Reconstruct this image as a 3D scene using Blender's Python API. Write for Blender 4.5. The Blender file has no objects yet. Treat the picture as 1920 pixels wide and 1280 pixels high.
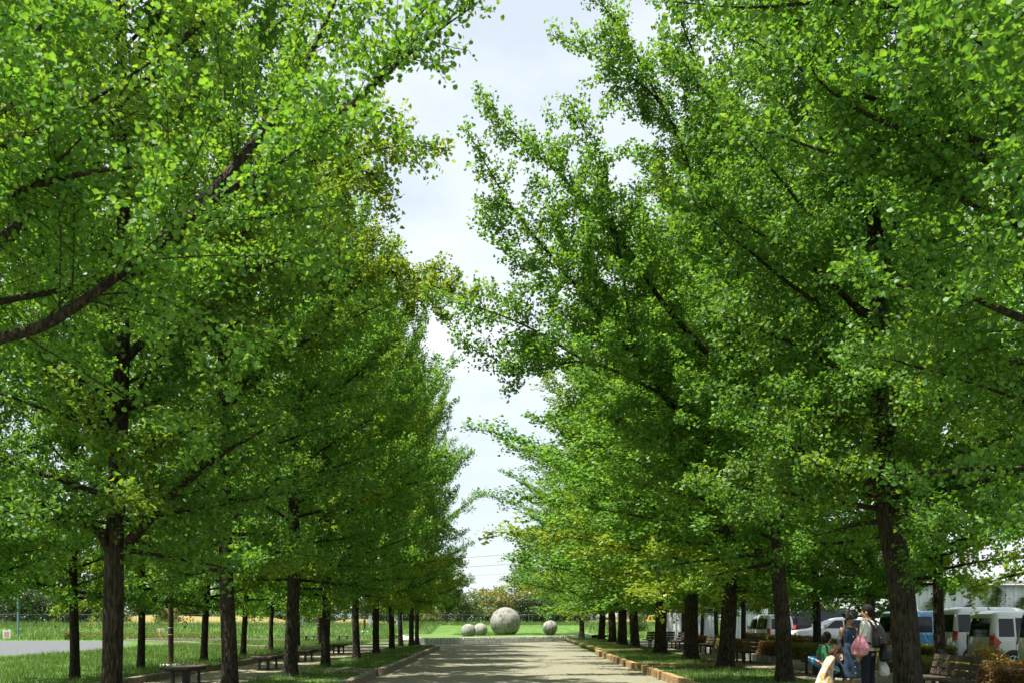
import bpy, bmesh, math, random
import numpy as np
from mathutils import Vector, Matrix

# ------------------------------------------------------------------ camera, sky, sun, exposure
SC = bpy.context.scene
COL = SC.collection
CAM_H, FPX = 1.5, 1700.0

cam_d = bpy.data.cameras.new('camera')
cam_d.sensor_width = 36.0
cam_d.lens = 36.0 * FPX / 1920.0
cam_d.shift_x = 10 / 1920.0
cam_d.shift_y = 520 / 1920.0
cam_d.clip_start, cam_d.clip_end = 0.1, 3000
cam_d.dof.use_dof = True
cam_d.dof.focus_distance = 19.0
cam_d.dof.aperture_fstop = 2.8
cam = bpy.data.objects.new('camera', cam_d)
COL.objects.link(cam)
cam.location = (0, 0, CAM_H)
cam.rotation_euler = (math.radians(90), 0, 0)
SC.camera = cam

SUN_EL = math.radians(69)
SUN_TO = Vector((-1.0, -0.42, 0)).normalized() * math.cos(SUN_EL) + Vector((0, 0, math.sin(SUN_EL)))
world = bpy.data.worlds.new('World'); SC.world = world; world.use_nodes = True
wn, wl = world.node_tree.nodes, world.node_tree.links
wn.clear()
w_out = wn.new('ShaderNodeOutputWorld'); w_bg = wn.new('ShaderNodeBackground')
w_sky = wn.new('ShaderNodeTexSky'); w_sky.sky_type = 'NISHITA'; w_sky.sun_disc = False
w_sky.sun_elevation = SUN_EL
w_sky.sun_rotation = math.atan2(SUN_TO.x, SUN_TO.y)
w_sky.dust_density = 2.0; w_sky.air_density = 1.0; w_sky.ozone_density = 1.0
w_tc = wn.new('ShaderNodeTexCoord'); w_map = wn.new('ShaderNodeMapping'); w_map.inputs['Scale'].default_value = (1.0, 1.0, 2.2)
w_noise = wn.new('ShaderNodeTexNoise'); w_noise.inputs['Scale'].default_value = 2.6; w_noise.inputs['Detail'].default_value = 7; w_noise.inputs['Roughness'].default_value = 0.55
w_ramp = wn.new('ShaderNodeValToRGB'); w_ramp.color_ramp.elements[0].position = 0.40; w_ramp.color_ramp.elements[1].position = 0.66
w_ramp.color_ramp.elements[0].color = (0.62, 0.62, 0.62, 1); w_ramp.color_ramp.elements[1].color = (1, 1, 1, 1)
w_mix = wn.new('ShaderNodeMix'); w_mix.data_type = 'RGBA'
w_mix.inputs['B'].default_value = (5.6, 6.0, 6.2, 1)
wl.new(w_tc.outputs['Generated'], w_map.inputs['Vector']); wl.new(w_map.outputs['Vector'], w_noise.inputs['Vector'])
wl.new(w_noise.outputs['Fac'], w_ramp.inputs['Fac']); wl.new(w_ramp.outputs['Color'], w_mix.inputs['Factor'])
wl.new(w_sky.outputs['Color'], w_mix.inputs['A']); wl.new(w_mix.outputs['Result'], w_bg.inputs['Color'])
w_bg.inputs['Strength'].default_value = 0.08
wl.new(w_bg.outputs['Background'], w_out.inputs['Surface'])

sun_d = bpy.data.lights.new('sun', 'SUN'); sun_d.energy = 5.0; sun_d.angle = math.radians(0.53); sun_d.color = (1.0, 0.95, 0.86)
sun = bpy.data.objects.new('sun', sun_d); COL.objects.link(sun)
sun.rotation_euler = (-SUN_TO).to_track_quat('-Z', 'Y').to_euler()
sun.location = (-20, -10, 40)

SC.view_settings.view_transform = 'Standard'; SC.view_settings.look = 'None'
SC.view_settings.exposure = 1.25; SC.view_settings.gamma = 1.0
SC.view_settings.use_curve_mapping = False
SC.cycles.max_bounces = 10; SC.cycles.diffuse_bounces = 5; SC.cycles.transmission_bounces = 8
SC.cycles.glossy_bounces = 3; SC.cycles.transparent_max_bounces = 6
SC.cycles.caustics_reflective = False; SC.cycles.caustics_refractive = False

RNG = np.random.default_rng(11)
random.seed(5)

def at(px, py, d):
    """world point at depth d (metres) seen at photograph position (px, py)"""
    return np.array(((px - 950) / FPX * d, d, CAM_H - (py - 1160) / FPX * d))

# ------------------------------------------------------------------ materials
MATS = {}
def new_mat(name):
    m = bpy.data.materials.new(name); m.use_nodes = True
    m.node_tree.nodes.clear()
    MATS[name] = m
    return m, m.node_tree.nodes, m.node_tree.links

def surf(name, c1, c2=None, rough=0.8, scale=6.0, detail=5, bump=0.0, bscale=None, stretch=(1, 1, 1), metallic=0.0, spec=0.4, c3=None, lo=0.35, hi=0.65, coat=0.0):
    """principled with a noise blend of two or three real colours and fine relief"""
    m, n, l = new_mat(name)
    out = n.new('ShaderNodeOutputMaterial'); p = n.new('ShaderNodeBsdfPrincipled')
    l.new(p.outputs['BSDF'], out.inputs['Surface'])
    p.inputs['Roughness'].default_value = rough; p.inputs['Metallic'].default_value = metallic
    p.inputs['Specular IOR Level'].default_value = spec
    p.inputs['Coat Weight'].default_value = coat
    p.inputs['Base Color'].default_value = (*c1, 1)
    tc = n.new('ShaderNodeTexCoord'); mp = n.new('ShaderNodeMapping'); mp.inputs['Scale'].default_value = stretch
    l.new(tc.outputs['Object'], mp.inputs['Vector'])
    if c2 is not None:
        no = n.new('ShaderNodeTexNoise'); no.inputs['Scale'].default_value = scale; no.inputs['Detail'].default_value = detail
        l.new(mp.outputs['Vector'], no.inputs['Vector'])
        r = n.new('ShaderNodeValToRGB'); r.color_ramp.elements[0].position = lo; r.color_ramp.elements[1].position = hi
        r.color_ramp.elements[0].color = (*c1, 1); r.color_ramp.elements[1].color = (*c2, 1)
        if c3 is not None:
            e = r.color_ramp.elements.new((lo + hi) / 2); e.color = (*c3, 1)
        l.new(no.outputs['Fac'], r.inputs['Fac']); l.new(r.outputs['Color'], p.inputs['Base Color'])
    if bump > 0:
        nb = n.new('ShaderNodeTexNoise'); nb.inputs['Scale'].default_value = bscale or scale * 3; nb.inputs['Detail'].default_value = 6
        l.new(mp.outputs['Vector'], nb.inputs['Vector'])
        b = n.new('ShaderNodeBump'); b.inputs['Strength'].default_value = bump; b.inputs['Distance'].default_value = 0.03
        l.new(nb.outputs['Fac'], b.inputs['Height']); l.new(b.outputs['Normal'], p.inputs['Normal'])
    return m

def leaf_mat(name, trans=0.5, gloss=0.022, rough=0.5, vary=0.15, tmul=(1.65, 1.4, 0.5)):
    m, n, l = new_mat(name)
    out = n.new('ShaderNodeOutputMaterial')
    at_ = n.new('ShaderNodeAttribute'); at_.attribute_name = 'Col'
    oi = n.new('ShaderNodeObjectInfo')
    mr = n.new('ShaderNodeMapRange'); mr.inputs['To Min'].default_value = 1 - vary; mr.inputs['To Max'].default_value = 1 + vary
    l.new(oi.outputs['Random'], mr.inputs['Value'])
    sc_ = n.new('ShaderNodeVectorMath'); sc_.operation = 'SCALE'
    l.new(at_.outputs['Color'], sc_.inputs[0]); l.new(mr.outputs['Result'], sc_.inputs['Scale'])
    tm = n.new('ShaderNodeVectorMath'); tm.operation = 'MULTIPLY'; tm.inputs[1].default_value = tmul
    l.new(sc_.outputs['Vector'], tm.inputs[0])
    df = n.new('ShaderNodeBsdfDiffuse'); tr = n.new('ShaderNodeBsdfTranslucent'); gl = n.new('ShaderNodeBsdfGlossy')
    gl.inputs['Roughness'].default_value = rough; gl.inputs['Color'].default_value = (0.9, 0.95, 0.85, 1)
    l.new(sc_.outputs['Vector'], df.inputs['Color']); l.new(tm.outputs['Vector'], tr.inputs['Color'])
    m1 = n.new('ShaderNodeMixShader'); m1.inputs['Fac'].default_value = trans
    l.new(df.outputs['BSDF'], m1.inputs[1]); l.new(tr.outputs['BSDF'], m1.inputs[2])
    m2 = n.new('ShaderNodeMixShader'); m2.inputs['Fac'].default_value = gloss
    l.new(m1.outputs['Shader'], m2.inputs[1]); l.new(gl.outputs['BSDF'], m2.inputs[2])
    l.new(m2.outputs['Shader'], out.inputs['Surface'])
    return m

M_LEAF = leaf_mat('ginkgo_leaf')
M_BGLEAF = leaf_mat('broad_leaf', trans=0.35, gloss=0.05, rough=0.5)
M_HEDGE = leaf_mat('hedge_leaf', trans=0.35, gloss=0.04, rough=0.5, vary=0.12)
M_GRASSB = leaf_mat('grass_blade', trans=0.45, gloss=0.03, rough=0.5, vary=0.0, tmul=(1.25, 1.15, 0.6))

def bark_mat():
    m, n, l = new_mat('bark')
    out = n.new('ShaderNodeOutputMaterial'); p = n.new('ShaderNodeBsdfPrincipled')
    l.new(p.outputs['BSDF'], out.inputs['Surface']); p.inputs['Roughness'].default_value = 0.92; p.inputs['Specular IOR Level'].default_value = 0.2
    tc = n.new('ShaderNodeTexCoord'); mp = n.new('ShaderNodeMapping'); mp.inputs['Scale'].default_value = (1, 1, 0.2)
    l.new(tc.outputs['Object'], mp.inputs['Vector'])
    no = n.new('ShaderNodeTexNoise'); no.inputs['Scale'].default_value = 34; no.inputs['Detail'].default_value = 5; no.inputs['Distortion'].default_value = 0.6
    l.new(mp.outputs['Vector'], no.inputs['Vector'])
    vo = n.new('ShaderNodeTexVoronoi'); vo.feature = 'DISTANCE_TO_EDGE'; vo.inputs['Scale'].default_value = 30
    l.new(mp.outputs['Vector'], vo.inputs['Vector'])
    r = n.new('ShaderNodeValToRGB')
    r.color_ramp.elements[0].position = 0.36; r.color_ramp.elements[0].color = (0.010, 0.008, 0.006, 1)
    r.color_ramp.elements[1].position = 0.66; r.color_ramp.elements[1].color = (0.075, 0.058, 0.042, 1)
    l.new(no.outputs['Fac'], r.inputs['Fac'])
    n2 = n.new('ShaderNodeTexNoise'); n2.inputs['Scale'].default_value = 1.7; n2.inputs['Detail'].default_value = 3
    l.new(tc.outputs['Object'], n2.inputs['Vector'])
    mx = n.new('ShaderNodeMix'); mx.data_type = 'RGBA'; mx.inputs['B'].default_value = (0.07, 0.075, 0.055, 1)
    r2 = n.new('ShaderNodeMapRange'); r2.inputs['From Min'].default_value = 0.5; r2.inputs['From Max'].default_value = 0.75; r2.inputs['To Max'].default_value = 0.6
    l.new(n2.outputs['Fac'], r2.inputs['Value']); l.new(r2.outputs['Result'], mx.inputs['Factor'])
    l.new(r.outputs['Color'], mx.inputs['A']); l.new(mx.outputs['Result'], p.inputs['Base Color'])
    ad = n.new('ShaderNodeMath'); ad.operation = 'MULTIPLY_ADD'; ad.inputs[1].default_value = 1.6
    l.new(vo.outputs['Distance'], ad.inputs[0]); l.new(no.outputs['Fac'], ad.inputs[2])
    b = n.new('ShaderNodeBump'); b.inputs['Strength'].default_value = 1.0; b.inputs['Distance'].default_value = 0.05
    l.new(ad.outputs['Value'], b.inputs['Height']); l.new(b.outputs['Normal'], p.inputs['Normal'])
    return m
M_BARK = bark_mat()

def paver_mat(name, cA, cB, moss, bw=0.21, bh=0.105, mossy=0.5):
    m, n, l = new_mat(name)
    out = n.new('ShaderNodeOutputMaterial'); p = n.new('ShaderNodeBsdfPrincipled')
    l.new(p.outputs['BSDF'], out.inputs['Surface']); p.inputs['Roughness'].default_value = 0.88; p.inputs['Specular IOR Level'].default_value = 0.25
    tc = n.new('ShaderNodeTexCoord')
    br = n.new('ShaderNodeTexBrick'); br.inputs['Scale'].default_value = 1.0
    br.inputs['Brick Width'].default_value = bw; br.inputs['Row Height'].default_value = bh; br.inputs['Mortar Size'].default_value = 0.012; br.inputs['Mortar Smooth'].default_value = 0.3
    br.inputs['Color1'].default_value = (*cA, 1); br.inputs['Color2'].default_value = (*cB, 1); br.inputs['Mortar'].default_value = (*moss, 1)
    l.new(tc.outputs['Object'], br.inputs['Vector'])
    no = n.new('ShaderNodeTexNoise'); no.inputs['Scale'].default_value = 1.3; no.inputs['Detail'].default_value = 9; no.inputs['Roughness'].default_value = 0.7
    l.new(tc.outputs['Object'], no.inputs['Vector'])
    mr = n.new('ShaderNodeMapRange'); mr.inputs['From Min'].default_value = 0.45; mr.inputs['From Max'].default_value = 0.68; mr.inputs['To Max'].default_value = mossy
    l.new(no.outputs['Fac'], mr.inputs['Value'])
    mx = n.new('ShaderNodeMix'); mx.data_type = 'RGBA'; mx.inputs['B'].default_value = (moss[0] * 1.1, moss[1] * 1.1, moss[2], 1)
    l.new(mr.outputs['Result'], mx.inputs['Factor']); l.new(br.outputs['Color'], mx.inputs['A'])
    n3 = n.new('ShaderNodeTexNoise'); n3.inputs['Scale'].default_value = 9; n3.inputs['Detail'].default_value = 6
    l.new(tc.outputs['Object'], n3.inputs['Vector'])
    mr3 = n.new('ShaderNodeMapRange'); mr3.inputs['To Min'].default_value = 0.72; mr3.inputs['To Max'].default_value = 1.28
    l.new(n3.outputs['Fac'], mr3.inputs['Value'])
    sm = n.new('ShaderNodeVectorMath'); sm.operation = 'SCALE'
    l.new(mx.outputs['Result'], sm.inputs[0]); l.new(mr3.outputs['Result'], sm.inputs['Scale']); l.new(sm.outputs['Vector'], p.inputs['Base Color'])
    b = n.new('ShaderNodeBump'); b.inputs['Strength'].default_value = 0.5; b.inputs['Distance'].default_value = 0.01; b.invert = True
    l.new(br.outputs['Fac'], b.inputs['Height']); l.new(b.outputs['Normal'], p.inputs['Normal'])
    return m

M_ROAD = paver_mat('road_pavers', (0.225, 0.213, 0.19), (0.175, 0.166, 0.147), (0.165, 0.17, 0.06))
M_PATH = paver_mat('path_pavers', (0.27, 0.235, 0.19), (0.22, 0.195, 0.16), (0.18, 0.175, 0.06), mossy=0.4)
M_GROUND = surf('lawn_ground', (0.055, 0.12, 0.022), (0.105, 0.19, 0.04), 0.95, 2.2, 9, 0.9, 30, c3=(0.075, 0.15, 0.03), spec=0.1)
M_LAWN = surf('short_lawn', (0.075, 0.145, 0.035), (0.125, 0.19, 0.055), 0.95, 3.0, 9, 0.8, 40, spec=0.1)
M_DRY = surf('dry_grass', (0.24, 0.17, 0.06), (0.20, 0.20, 0.07), 0.95, 0.5, 8, 0.8, 12, spec=0.1)
M_GRAVEL = surf('gravel', (0.07, 0.078, 0.082), (0.14, 0.15, 0.155), 0.9, 9, 10, 0.8, 40, c3=(0.10, 0.108, 0.113), spec=0.2)
M_ASPHALT = surf('asphalt', (0.05, 0.05, 0.052), (0.085, 0.085, 0.085), 0.9, 12, 8, 0.5, 80, spec=0.25)
M_KERB = surf('kerb_concrete', (0.10, 0.085, 0.06), (0.30, 0.26, 0.20), 0.9, 4.5, 8, 0.5, 30, c3=(0.20, 0.17, 0.12))
M_KERBO = surf('kerb_lichen', (0.14, 0.11, 0.08), (0.40, 0.23, 0.07), 0.9, 3.5, 8, 0.5, 30, c3=(0.30, 0.20, 0.09))
M_KERBP = surf('kerb_pale', (0.26, 0.245, 0.21), (0.44, 0.42, 0.37), 0.9, 5, 8, 0.4, 30)
M_GRANITE = surf('granite', (0.36, 0.36, 0.35), (0.80, 0.80, 0.79), 0.85, 5, 8, 0.5, 40, c3=(0.62, 0.62, 0.61))
M_STEEL = surf('dark_steel', (0.012, 0.012, 0.013), (0.03, 0.028, 0.025), 0.55, 12, spec=0.5)
M_SLAT = surf('bench_wood', (0.035, 0.026, 0.02), (0.10, 0.075, 0.058), 0.75, 7, 6, 0.4, 40, stretch=(6, 1, 6))
M_BROWNPOST = surf('brown_paint', (0.045, 0.018, 0.012), (0.075, 0.032, 0.022), 0.5, 9)
M_WHITE = surf('white_paint', (0.72, 0.73, 0.74), (0.80, 0.80, 0.80), 0.5, 3)
M_POLEBLUE = surf('blue_green_paint', (0.10, 0.22, 0.25), (0.14, 0.27, 0.29), 0.5, 6)
M_CONC = surf('pole_concrete', (0.26, 0.25, 0.24), (0.38, 0.37, 0.35), 0.85, 5, 6, 0.2)
M_SHEET = surf('sheet_metal', (0.55, 0.60, 0.63), (0.72, 0.75, 0.77), 0.5, 1.2, 6, spec=0.4)
M_SHEETW = surf('warehouse_sheet', (0.60, 0.63, 0.66), (0.78, 0.80, 0.82), 0.5, 0.7, 6, spec=0.4)
M_ROOFS = surf('roof_sheet', (0.09, 0.08, 0.07), (0.15, 0.13, 0.12), 0.6, 2)
M_GREY = surf('grey_paint', (0.33, 0.36, 0.37), (0.42, 0.44, 0.45), 0.5, 4)
M_ORANGE = surf('cone_orange', (0.75, 0.28, 0.02), (0.68, 0.33, 0.03), 0.5, 6)
M_TWIG = surf('hedge_twigs', (0.05, 0.03, 0.018), (0.11, 0.065, 0.03), 0.95, 20, 6, 0.8, 60)

def stone_ball_mat():
    m, n, l = new_mat('weathered_stone')
    out = n.new('ShaderNodeOutputMaterial'); p = n.new('ShaderNodeBsdfPrincipled'); l.new(p.outputs['BSDF'], out.inputs['Surface'])
    p.inputs['Roughness'].default_value = 0.9; p.inputs['Specular IOR Level'].default_value = 0.2
    tc = n.new('ShaderNodeTexCoord'); mp = n.new('ShaderNodeMapping'); mp.inputs['Scale'].default_value = (1, 1, 0.28)
    l.new(tc.outputs['Object'], mp.inputs['Vector'])
    a = n.new('ShaderNodeTexNoise'); a.inputs['Scale'].default_value = 5.5; a.inputs['Detail'].default_value = 8; a.inputs['Roughness'].default_value = 0.65; a.inputs['Distortion'].default_value = 0.5
    l.new(mp.outputs['Vector'], a.inputs['Vector'])
    b = n.new('ShaderNodeTexNoise'); b.inputs['Scale'].default_value = 38; b.inputs['Detail'].default_value = 6
    l.new(tc.outputs['Object'], b.inputs['Vector'])
    r = n.new('ShaderNodeValToRGB')
    r.color_ramp.elements[0].position = 0.34; r.color_ramp.elements[0].color = (0.075, 0.078, 0.068, 1)
    r.color_ramp.elements[1].position = 0.62; r.color_ramp.elements[1].color = (0.32, 0.31, 0.285, 1)
    e = r.color_ramp.elements.new(0.47); e.color = (0.21, 0.21, 0.19, 1)
    l.new(a.outputs['Fac'], r.inputs['Fac'])
    mr = n.new('ShaderNodeMapRange'); mr.inputs['To Min'].default_value = 0.75; mr.inputs['To Max'].default_value = 1.2
    l.new(b.outputs['Fac'], mr.inputs['Value'])
    s = n.new('ShaderNodeVectorMath'); s.operation = 'SCALE'; l.new(r.outputs['Color'], s.inputs[0]); l.new(mr.outputs['Result'], s.inputs['Scale'])
    l.new(s.outputs['Vector'], p.inputs['Base Color'])
    bp = n.new('ShaderNodeBump'); bp.inputs['Strength'].default_value = 0.5; bp.inputs['Distance'].default_value = 0.02
    l.new(b.outputs['Fac'], bp.inputs['Height']); l.new(bp.outputs['Normal'], p.inputs['Normal'])
    return m
M_BALL = stone_ball_mat()

# ------------------------------------------------------------------ mesh helpers
def mesh_arrays(name, V, T, mat, col=None, smooth=False):
    V = np.ascontiguousarray(V, dtype=np.float32); T = np.ascontiguousarray(T, dtype=np.int32)
    me = bpy.data.meshes.new(name)
    k = T.shape[1]
    me.vertices.add(len(V)); me.vertices.foreach_set('co', V.ravel())
    me.loops.add(T.size); me.loops.foreach_set('vertex_index', T.ravel())
    me.polygons.add(len(T)); me.polygons.foreach_set('loop_start', np.arange(0, T.size, k, dtype=np.int32))
    me.update(calc_edges=True)
    if col is not None:
        a = me.color_attributes.new('Col', 'FLOAT_COLOR', 'POINT')
        c4 = np.ones((len(V), 4), dtype=np.float32); c4[:, :3] = col
        a.data.foreach_set('color', c4.ravel())
    if smooth:
        me.polygons.foreach_set('use_smooth', np.ones(len(T), dtype=bool))
    me.materials.append(mat)
    return me

class MB:
    """collects boxes, tubes and polygons for ONE mesh"""
    def __init__(s): s.v = []; s.f = []
    def add(s, vs, fs):
        o = len(s.v); s.v.extend([tuple(map(float, v)) for v in vs]); s.f.extend([tuple(i + o for i in f) for f in fs]); return s
    def box(s, x0, x1, y0, y1, z0, z1, bev=0.0, M=None):
        bm = bmesh.new(); bmesh.ops.create_cube(bm, size=1)
        for v in bm.verts:
            v.co = Vector(((x0 + x1) / 2 + v.co.x * (x1 - x0), (y0 + y1) / 2 + v.co.y * (y1 - y0), (z0 + z1) / 2 + v.co.z * (z1 - z0)))
        if bev > 0: bmesh.ops.bevel(bm, geom=list(bm.edges), offset=bev, segments=1, affect='EDGES')
        if M is not None: bm.transform(M)
        bm.verts.index_update()
        s.add([v.co for v in bm.verts], [[v.index for v in f.verts] for f in bm.faces]); bm.free(); return s
    def tube(s, pts, rad, sides=8, cap=True):
        P = np.asarray(pts, float); R = np.broadcast_to(np.asarray(rad, float), (len(P),))
        V, F = tube_arrays(P, R, sides)
        s.add(V, F.tolist())
        if cap:
            o = len(s.v) - len(V)
            s.f.append(tuple(o + i for i in range(sides))[::-1]); s.f.append(tuple(o + (len(P) - 1) * sides + i for i in range(sides)))
        return s
    def loft(s, rings, cap=True):
        n = len(rings[0]); o = len(s.v)
        for r in rings: s.v.extend([tuple(map(float, p)) for p in r])
        for k in range(len(rings) - 1):
            for i in range(n):
                j = (i + 1) % n
                s.f.append((o + k * n + i, o + k * n + j, o + (k + 1) * n + j, o + (k + 1) * n + i))
        if cap:
            s.f.append(tuple(o + i for i in range(n))[::-1]); s.f.append(tuple(o + (len(rings) - 1) * n + i for i in range(n)))
        return s
    def mesh(s, name, mat, smooth=False, sharp=None):
        me = bpy.data.meshes.new(name); me.from_pydata(s.v, [], s.f); me.update()
        bm = bmesh.new(); bm.from_mesh(me); bmesh.ops.recalc_face_normals(bm, faces=bm.faces); bm.to_mesh(me); bm.free()
        if smooth:
            me.polygons.foreach_set('use_smooth', np.ones(len(me.polygons), dtype=bool))
            if sharp: me.set_sharp_from_angle(angle=math.radians(sharp))
        me.materials.append(mat)
        return me
    def obj(s, name, mat, parent=None, smooth=False, sharp=None, loc=None):
        return link(name, s.mesh(name, mat, smooth, sharp), parent, loc)

def tube_arrays(P, R, sides):
    n = len(P)
    T = np.empty_like(P); T[1:-1] = P[2:] - P[:-2]; T[0] = P[1] - P[0]; T[-1] = P[-1] - P[-2]
    T /= np.linalg.norm(T, axis=1, keepdims=True) + 1e-9
    ref = np.array((0, 0, 1.0)) if abs(T[0, 2]) < 0.9 else np.array((1.0, 0, 0))
    U = np.cross(T, ref); U /= np.linalg.norm(U, axis=1, keepdims=True) + 1e-9
    W = np.cross(T, U)
    a = np.arange(sides) * 2 * np.pi / sides
    V = P[:, None, :] + R[:, None, None] * (np.cos(a)[None, :, None] * U[:, None, :] + np.sin(a)[None, :, None] * W[:, None, :])
    i = np.arange(sides); j = (i + 1) % sides
    k = np.arange(n - 1)[:, None] * sides
    F = np.stack([k + i, k + j, k + sides + j, k + sides + i], axis=-1).reshape(-1, 4)
    return V.reshape(-1, 3), F

def link(name, data, parent=None, loc=None):
    o = bpy.data.objects.new(name, data); COL.objects.link(o)
    if parent is not None: o.parent = parent
    if loc is not None: o.location = loc
    return o
def thing(name, label, cat, loc=(0, 0, 0), rz=0.0, group=None, scale=None):
    o = link(name, None, None, loc); o.rotation_euler = (0, 0, rz); o.empty_display_size = 0.2
    if scale is not None: o.scale = scale
    return tag(o, label, cat, group)
def tag(o, label, cat, group=None):
    o['label'] = label; o['category'] = cat
    if group: o['group'] = group
    return o
def struct(o): o['kind'] = 'structure'; return o
def copy_tree(o, parent=None):
    c = o.copy(); COL.objects.link(c); c.parent = parent
    for ch in o.children: copy_tree(ch, c)
    return c
ORD = ['first', 'second', 'third', 'fourth', 'fifth', 'sixth', 'seventh', 'eighth', 'ninth', 'tenth', 'eleventh', 'twelfth', 'thirteenth', 'fourteenth', 'fifteenth', 'sixteenth', 'seventeenth', 'eighteenth', 'nineteenth', 'twentieth']
def nrm(a): return a / (np.linalg.norm(a, axis=-1, keepdims=True) + 1e-9)
def sstep(x): x = np.clip(x, 0, 1); return x * x * (3 - 2 * x)

# ------------------------------------------------------------------ terrain, roads, paths
def hill_z(x, y):
    z = 0.95 * sstep((y - 63) / 20.0)
    return z

def sheet(name, xs, ys, zf, mat):
    X, Y = np.meshgrid(xs, ys); Z = zf(X, Y)
    V = np.stack([X, Y, Z], -1).reshape(-1, 3); nx, ny = len(xs), len(ys)
    i = (np.arange(ny - 1)[:, None] * nx + np.arange(nx - 1)[None, :]).ravel()
    F = np.stack([i, i + 1, i + nx + 1, i + nx], -1)
    return struct(link(name, mesh_arrays(name, V, F, mat, smooth=True)))

xs = np.concatenate([np.linspace(-1500, -130, 12), np.linspace(-120, 120, 121), np.linspace(130, 1500, 12)])
ys = np.concatenate([np.linspace(-60, 55, 24), np.linspace(58, 100, 43), np.linspace(110, 2500, 40)])
sheet('ground', xs, ys, lambda x, y: hill_z(x, y) + 0.05 * np.sin(x * 0.7) * np.sin(y * 0.45) * sstep((y - 66) / 6), M_GROUND)

def poly_sheet(name, pts, z, mat):
    me = bpy.data.meshes.new(name); me.from_pydata([(x, y, z) for x, y in pts], [], [tuple(range(len(pts)))]); me.update(); me.materials.append(mat)
    return struct(link(name, me))
poly_sheet('road', [(-3.35, -20), (3.8, -20), (3.8, 50), (14, 50), (14.5, 66), (5.6, 64.2), (-5.2, 54.2), (-14, 55), (-13, 46), (-3.35, 46)], 0.008, M_ROAD)
poly_sheet('footpath', [(-8.5, -10), (-5.65, -10), (-5.65, 45.9), (-8.5, 45.9)], 0.012, M_PATH)
poly_sheet('footpath', [(6.75, -10), (8.9, -10), (8.9, 49.9), (6.75, 49.9)], 0.012, M_PATH)
poly_sheet('gravel_lot', [(-75, 33), (-24, 35.5), (-20.5, 38), (-20, 46), (-23.5, 57), (-26.5, 62.2), (-75, 62.5)], 0.006, M_GRAVEL)
poly_sheet('car_park', [(13.2, 26.2), (60, 20), (60, 57), (13.6, 57)], 0.006, M_ASPHALT)

# raised grass verges, one for each kerbed section
VERGE_Z = 0.15
def verge(x0, x1, y0, y1):
    n = 14
    X = np.linspace(x0, x1, 6); Y = np.linspace(y0, y1, max(4, int((y1 - y0) / 0.8)))
    return sheet('verge', X, Y, lambda x, y: VERGE_Z + 0.02 * np.sin(x * 3.1 + y) * np.sin(y * 1.7), M_LAWN)
L_SECT = [(-6, 5.5), (6.2, 14.2), (15, 23.2), (24.2, 33.6), (34.5, 45.3)]
R_SECT = [(-6, 6.5), (7.3, 15.5), (16.3, 25.6), (27, 38.4), (40, 50.2), (51, 63)]

STONE = MB().box(-0.5, 0.5, -0.5, 0.5, 0, 1, 0.035).mesh('kerb_stone', M_KERB)
STONE_O = STONE.copy(); STONE_O.materials[0] = M_KERBO
STONE_P = STONE.copy(); STONE_P.materials[0] = M_KERBP
STONE_G = STONE.copy(); STONE_G.materials[0] = M_GRANITE
def kerb_run(parent, me, p0, p1, w, h, unit, z=0.0, jit=0.008):
    p0, p1 = Vector((*p0, 0)), Vector((*p1, 0)); d = p1 - p0; L = d.length; n = max(1, round(L / unit)); u = L / n
    ang = math.atan2(d.y, d.x)
    for i in range(n):
        c = p0 + d * ((i + 0.5) / n)
        o = link('kerb_stone', me, parent, (c.x, c.y, z))
        o.scale = (u - 0.012, w, h + random.uniform(-jit, jit)); o.rotation_euler = (0, 0, ang + random.uniform(-.006, .006))
def kerb(): 
    o = link('kerb', None); struct(o); return o
for k, (y0, y1) in enumerate(L_SECT):
    verge(-5.6, -3.5, y0 + .1, y1 - .1)
    ro = kerb(); off = (k % 2) * 0.06
    kerb_run(ro, STONE, (-3.42 + off, y0 + .01), (-3.42 + off, y1), 0.16, 0.19, 0.62)
    kerb_run(ro, STONE, (-5.6, y1 - .07), (-3.52 + off, y1 - .07), 0.14, 0.185, 0.62)
    kerb_run(ro, STONE, (-5.6, y0 + .07), (-3.52 + off, y0 + .07), 0.14, 0.18, 0.62)
for k, (y0, y1) in enumerate(R_SECT):
    verge(3.95, 6.7, y0 + .1, y1 - .1)
    ro = kerb(); off = (k % 2) * -0.05
    if y1 > 50:
        off = 0.25
    kerb_run(ro, STONE_O, (3.88 + off, y0 + .01), (3.88 + off, y1), 0.17, 0.2, 0.62)
    kerb_run(ro, STONE_O, (3.98 + off, y1 - .07), (6.7, y1 - .07), 0.14, 0.19, 0.62)
    kerb_run(ro, STONE_O, (3.98 + off, y0 + .07), (6.7, y0 + .07), 0.14, 0.185, 0.62)
k_ = kerb(); kerb_run(k_, STONE, (-8.6, 2), (-8.6, 45), 0.16, 0.17, 0.62)
k_ = kerb(); kerb_run(k_, STONE_P, (8.98, 4), (8.98, 47.5), 0.15, 0.24, 0.62)
k_ = kerb(); kerb_run(k_, STONE, (-26.4, 62.9), (-12.6, 47.5), 0.13, 0.12, 0.8)
k_ = kerb(); kerb_run(k_, STONE, (-26, 63.6), (-5.4, 58.8), 0.14, 0.16, 0.8)

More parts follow.
